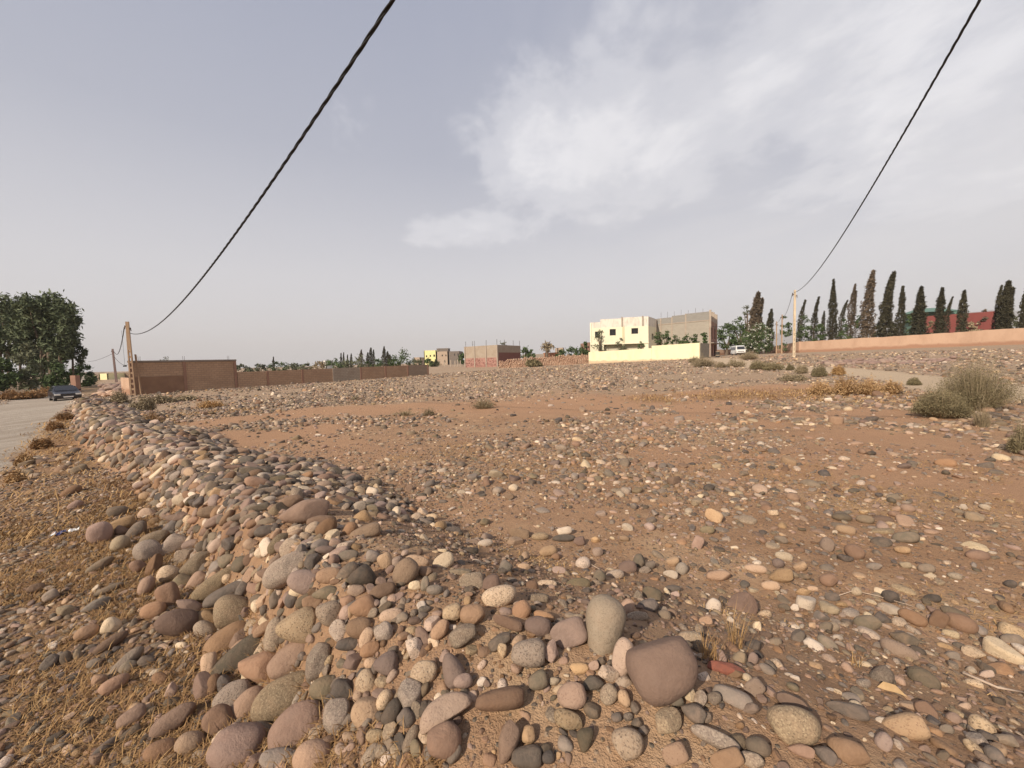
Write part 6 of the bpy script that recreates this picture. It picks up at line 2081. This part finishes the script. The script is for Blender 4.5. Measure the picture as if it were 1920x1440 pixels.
for i, (px, py, wp, hp, kd, lab) in enumerate([
        (1540, 738, 60, 24, 'rust', 'rust-coloured dry weeds at the near end of the rusty clump'), (1585, 741, 66, 38, 'rust', 'tallest rust-coloured dry weeds in the middle of the clump'), (1630, 740, 64, 34, 'rust', 'rust-coloured dry weeds with seed heads next to the tallest'), (1672, 738, 46, 26, 'rust', 'thin end of the rust-coloured weed clump'),
        (1318, 688, 52, 22, 'dusty', 'round brownish dry bush by the lane entrance'), (1300, 680, 20, 12, 'dusty', 'small dark bush at the corner of the cream wall'), (1404, 674, 42, 17, 'dusty', 'brown dry bush in front of the white van'), (1380, 688, 36, 15, 'dusty', 'low dry bush beside the lane'), (1352, 689, 26, 10, 'dusty', 'small dry tuft at the lane edge'),
        (1422, 693, 36, 18, 'scrub', 'greenish dry bush, first of the row along the track'), (1450, 694, 44, 16, 'scrub', 'wide greenish bush, second of the row along the track'), (1481, 694, 16, 11, 'scrub', 'small grey-green tuft at the foot of the pale pole'),
        (1488, 714, 50, 13, 'dusty', 'low brownish bush before the rusty clump'), (1502, 700, 24, 16, 'dusty', 'upright twiggy bush at the track edge'), (1536, 706, 34, 20, 'scrub', 'dark grey-green bush behind the rusty clump'), (1572, 704, 26, 18, 'straw', 'yellowish twiggy bush behind the rusty clump'), (1716, 722, 28, 12, 'scrub', 'small green weed between the rusty clump and the big shrub')]):
    scrub_at(px, py, wp, hp, kd, 10 + i, lab, n=620 if kd == 'rust' else 1100, group=SG, blade=.006 if kd == 'rust' else .007, leafy=.5, curl=.8)
scrub(1002, 66, 27, 13, 'scrub', 40, 'dark low shrub growing before the stone wall', n=500, blade=.04, leafy=1.2)
scrub(904, 15.5, 52, 24, 'scrub', 41, 'largest grass tuft on the bare red strip of the plot', n=420, blade=.006, leafy=.12, name='grass_tuft', group='tufts on the plot')
scrub(755, 14.2, 46, 13, 'scrub', 42, 'low wide tuft at the lower edge of the bare strip', n=260, blade=.005, leafy=.12, name='grass_tuft', group='tufts on the plot')
scrub(800, 14.0, 30, 17, 'scrub', 43, 'small upright tuft next to the low wide one', n=220, blade=.005, leafy=.12, name='grass_tuft', group='tufts on the plot')
scrub(663, 21, 22, 9, 'dusty', 44, 'small brown tuft at the upper edge of the bare strip', n=160, blade=.008, leafy=.2, name='grass_tuft', group='tufts on the plot')
scrub(300, 24, 60, 14, 'dusty', 45, 'flat brown dry bush on the plot in front of the tall block wall', n=500, blade=.012, leafy=.8)
scrub(345, 25, 46, 12, 'dusty', 46, 'smaller flat dry bush beside the one before the tall wall', n=360, blade=.012, leafy=.8)
scrub(390, 19.5, 60, 16, 'straw', 47, 'yellow dry weed patch on the plot beyond the bank', n=420, blade=.008, leafy=.4)
scrub(262, 18, 50, 34, 'dusty', 48, 'brown brush at the inner foot of the bank, shaded', n=600, blade=.008, leafy=.9)
scrub(218, 21, 40, 30, 'dusty', 49, 'brown brush further along the inner foot of the bank', n=500, blade=.009, leafy=.9)
scrub(277, 12.5, 46, 26, 'rust', 50, 'rusty dry weed beside the heap on the bank', n=300, blade=.005, leafy=.5)
# brush on the roadside verge
VB = 'dry brush along the road edge'
for i, (px, d, wp, hp, kd, lab) in enumerate([(112, 17, 36, 16, 'brush', 'dry brush at the road edge, furthest along the bank'), (92, 13.5, 34, 16, 'brush', 'dry brush at the road edge halfway along'), (62, 10.4, 44, 18, 'brush', 'dry brush at the road edge where the road leaves the view'), (28, 8.6, 46, 20, 'rust', 'rusty dry brush at the road edge near the view border'), (8, 7.2, 40, 20, 'rust', 'rusty brush cut off by the view border')]):
    scrub(px, d, wp, hp, kd, 60 + i, lab, n=520, group=VB, blade=.006, leafy=.8, name='roadside_brush')
for i, (px, d, wp, hp, lab) in enumerate([(15, 38, 60, 16, 'dry brown brush on the low bank across the road, at the view border'), (55, 39, 60, 17, 'dry brown brush on the low bank across the road, middle'), (85, 42, 46, 15, 'dry brown brush on the low bank across the road, before the car')]):
    scrub(px, d, wp, hp, 'brush', 70 + i, lab, n=520, group='brush across the road', blade=.02, leafy=1.0, name='roadside_brush')


# ------------------------------------------------------------------ dry grass and straw, uncountable
def blades(name, n, area_fn, seed, lmin, lmax, kind, lie=.4, wd=.0022, dmax=7):
    r = np.random.default_rng(seed)
    ang = r.uniform(-.95, .95, n); rad = np.sqrt(r.uniform(.4, dmax ** 2, n))
    x = rad * np.sin(ang); y = rad * np.cos(ang)
    k = r.uniform(0, 1, n) < area_fn(x, y)
    x, y, rad = x[k], y[k], rad[k]
    n = len(x)
    z = ground(x, y)
    L_ = r.uniform(lmin, lmax, n); az = r.uniform(0, 2 * np.pi, n)
    up = np.abs(r.normal(0, 1, n)) * (1 - lie) + .12
    dirv = np.stack([np.cos(az), np.sin(az), up], 1); dirv /= np.linalg.norm(dirv, axis=1)[:, None]
    b0 = np.stack([x, y, z + .002], 1)
    wv = np.stack([-np.sin(az), np.cos(az), np.zeros(n)], 1) * (wd * (1 + rad * .12))[:, None]
    bend = np.stack([np.cos(az + r.normal(0, .8, n)), np.sin(az + r.normal(0, .8, n)), -np.abs(r.normal(0, .3, n))], 1)
    mid = b0 + dirv * (L_ * .55)[:, None]
    tip = mid + (dirv * .6 + bend * .4) * (L_ * .45)[:, None]
    tip[:, 2] = np.maximum(tip[:, 2], z + .003)
    V = np.stack([b0 - wv, b0 + wv, mid + wv * .8, mid - wv * .8, tip], 1).reshape(-1, 3)
    i = np.arange(n) * 5
    F = np.stack([np.stack([i, i + 1, i + 2], 1), np.stack([i, i + 2, i + 3], 1), np.stack([i + 3, i + 2, i + 4], 1)], 1).reshape(-1, 3)
    return tag(np_mesh(name, V, F, LM[kind]), kind='stuff')


def verge_area(x, y):
    s, q = berm_sq(x, y)
    rr = road_r(x, y)
    on = (s > S_CORNER - .2) * sstep(.55, .72, q) * sstep(-1.7, -1.0, rr)
    pat = sstep(.47, .60, fbm(x * 1.1, y * 1.1, 4, 41))
    foot = (s > S_CORNER - .2) * (q > .6) * (q < 1.0)
    return np.clip(on * (pat * .95 + .05) + foot * .5, 0, 1)


def field_area(x, y):
    s, q = berm_sq(x, y)
    bh = berm_h(s, q)
    pat = sstep(.52, .70, fbm(x * .9 + 7, y * .9, 4, 44))
    return np.where(bh < .10, pat * .8 * (q < 0), 0) + (bh < .2) * (q < -.3) * (q > -1.5) * .25 * sstep(.45, .6, fbm(x * 2, y * 2, 3, 48))


blades('dry_grass', 120000, verge_area, 81, .03, .11, 'straw', .35, .0017, 8)
blades('brown_grass', 200000, verge_area, 83, .03, .10, 'brush', .3, .002, 10)
blades('straw_litter', 90000, field_area, 82, .02, .075, 'straw', .75, .0016, 9)
blades('far_straw', 120000, lambda x, y: np.clip(masks(x, y)[3], 0, 1) * (np.hypot(x, y) > 7) * .8, 85, .05, .22, 'straw', .45, .003, 27)


# upright bleached grass tufts between the stones
for i, (px, py, hpx, lab) in enumerate([(1380, 1215, 60, 'bleached upright grass tuft behind the brick fragment'), (1330, 1238, 44, 'greenish-gold grass tuft beside the big red-brown boulder'), (1600, 1245, 28, 'small forked dry stalk on the reddish soil')]):
    p_, t_, v_ = hit([px], [py]); p_ = p_[0]
    k = t_[0] / FPX * np.linalg.norm(v_[0])
    rng = np.random.default_rng(300 + i)
    n = 60 if i < 2 else 14
    az = rng.uniform(0, 6.28, n); L_ = hpx * k * rng.uniform(.5, 1.1, n)
    d_ = np.stack([np.cos(az) * .35, np.sin(az) * .35, np.ones(n)], 1); d_ /= np.linalg.norm(d_, axis=1)[:, None]
    b0 = np.stack([rng.normal(0, .02, n), rng.normal(0, .02, n), np.zeros(n)], 1); wv = np.stack([-np.sin(az), np.cos(az), 0 * az], 1) * .0012
    tip = b0 + d_ * L_[:, None] + np.stack([np.cos(az), np.sin(az), 0 * az], 1) * (L_ * .25 * rng.uniform(0, 1, n))[:, None]
    mid = b0 + d_ * L_[:, None] * .55
    V = np.stack([b0 - wv, b0 + wv, mid + wv * .8, mid - wv * .8, tip], 1).reshape(-1, 3)
    j = np.arange(n) * 5
    F = np.stack([np.stack([j, j + 1, j + 2], 1), np.stack([j, j + 2, j + 3], 1), np.stack([j + 3, j + 2, j + 4], 1)], 1).reshape(-1, 3)
    o = np_mesh('grass_tuft', V, F, LM['straw']); o.location = tuple(p_); tag(o, lab, 'grass tuft', 'tufts between the stones')

# ------------------------------------------------------------------ small finds
def at(px, py):
    p_, t_, v_ = hit([px], [py])
    return p_[0], t_[0] / FPX * 1.08


p_, k = at(124, 1001)
tr = empty('crisp_packet', tuple(p_ + np.array([0, 0, .015])), .5, 'crumpled blue and white snack packet lying in the verge grass', 'litter')
rng = np.random.default_rng(9)
gx, gy = np.meshgrid(np.linspace(-1, 1, 8), np.linspace(-1, 1, 5))
zz = rng.normal(0, .014, gx.shape)
sx, sy = 17 * k, 8 * k
verts = [(x * sx + .006 * math.sin(y_ * 5), y_ * sy * (1 - .35 * abs(x)), z + .015) for x, y_, z in zip(gx.ravel(), gy.ravel(), zz.ravel())]
for nm, sel, mt in (('wrapper', lambda i: i in (1, 2, 3), plain('blue print', (.03, .045, .16), (.02, .03, .11), 40, .35, 0, .5)), ('foil', lambda i: i not in (1, 2, 3), plain('white foil', (.80, .80, .78), (.7, .7, .69), 40, .35, 0, .5))):
    o = MB(); fs = [(r * 8 + c, r * 8 + c + 1, (r + 1) * 8 + c + 1, (r + 1) * 8 + c) for r in range(4) for c in range(7) if sel(c)]
    o.add(verts, fs); ob = o.build(nm, mt, tr); sd = ob.modifiers.new('t', 'SOLIDIFY'); sd.thickness = .002
p_, k = at(1362, 1260)
o = bpy.data.objects.new('brick_fragment', shape_mesh('brick_fragment', 4242, 4, 'block', plain('fired red clay', (.36, .125, .08), (.25, .10, .07), 40, .9, .6))); COL.objects.link(o); o.scale = (31 * k, .026, .022); o.location = tuple(p_ + np.array([0, 0, .012])); o.rotation_euler = (.15, .1, math.radians(-6))
tag(o, 'broken bright red brick fragment lying in the shade beside the biggest boulder', 'brick')
p_, k = at(1670, 1300)
o = MB(); o.add([(-19 * k, .0, .01), (-8 * k, .016, .03), (8 * k, .012, .028), (19 * k, -.02, .006), (6 * k, -.014, .012), (-9 * k, -.012, .012)], [(0, 1, 2, 3, 4, 5)]); ob = o.build('dead_leaf', plain('tan dead leaf', (.5, .33, .17), (.42, .27, .13), 50, .8, .2)); sd = ob.modifiers.new('t', 'SOLIDIFY'); sd.thickness = .002
ob.location = tuple(p_ + np.array([0, 0, .006])); ob.rotation_euler = (0, 0, math.radians(-20)); tag(ob, 'curled tan dead leaf on the soil below two grey stones', 'leaf')
for i, (pts_, r_, lab) in enumerate([([(1805, 1268), (1840, 1283), (1870, 1296), (1918, 1305)], .0065, 'pale peeling stick lying on the straw at the view border'), ([(1558, 1126), (1600, 1112), (1645, 1122), (1712, 1142)], .003, 'thin bent twig lying across the field stones'), ([(1078, 1040), (1108, 1062), (1125, 1072)], .003, 'short brown twig beside pale speckled stones')]):
    q = []
    for (a_, b2_) in pts_:
        w_, kk = at(a_, b2_); q.append(w_ + np.array([0, 0, .02]))
    q = np.array(q); o = MB(); o.tube(q - q[0], [r_, r_ * 1.1, r_ * .9, r_ * .6][:len(q)], 6); ob = o.build('stick', plain('bleached wood', (.52, .40, .30), (.42, .31, .23), 30, .9, .3), smooth=True); ob.location = tuple(q[0]); tag(ob, lab, 'stick', 'sticks on the ground')


# rubble ridge by the dirt track at the right and heaps by the far pole: their stones are a few pixels each
def heap(name, L_px, d, seed, label, hpx, n, mat, size):
    r = np.random.default_rng(seed)
    bm = bmesh.new(); bmesh.ops.create_icosphere(bm, subdivisions=2, radius=1.0)
    bv = np.array([v.co[:] for v in bm.verts]); bf = np.array([[v.index for v in f.verts] for f in bm.faces]); bm.free()
    px = r.uniform(L_px[0], L_px[1], n)
    Vs = []; Fs = []; nn = 0
    g0 = G((L_px[0] + L_px[1]) / 2, d)
    for i in range(n):
        dd = d + r.normal(0, .35) * d / 30
        v = ray(px[i], 690.0); x = v[0] * dd / v[1]
        z = float(ground(np.array([x]), np.array([dd]))[0]) + abs(r.normal(0, .5)) * hpx * d / FPX * max(0, 1 - abs(dd - d) / (1.1 * d / 30))
        s = size * r.uniform(.6, 1.5) * np.array([1.2, 1, .7]) * r.uniform(.8, 1.2, 3)
        q = bv * (1 + r.normal(0, .05, (len(bv), 1))) * s
        Vs.append(q + np.array([x, dd, z]) - g0); Fs.append(bf + nn); nn += len(bv)
    t = empty(name, tuple(g0), 0, label, 'stone heap')
    o = np_mesh('rubble', np.concatenate(Vs), np.concatenate(Fs), mat, t, smooth=True)
    tag(o, kind='stuff')
    return t


heap('stone_heap', (1545, 1690), 29, 1, 'low ridge of purplish stones along the far side of the dirt track', 8, 240, RUB_D, .16)
heap('stone_heap', (1690, 1790), 27, 2, 'thinner end of the stone ridge behind the big shrub', 5, 110, RUB_D, .12)
heap('stone_heap', (186, 238), 46, 3, 'rubble heap of pale and dark stones beside the purplish pole', 12, 170, RUB_D, .3)
heap('stone_heap', (172, 222), 38, 4, 'low brown heap of earth and stones before the rubble heap', 7, 120, RUB, .2)
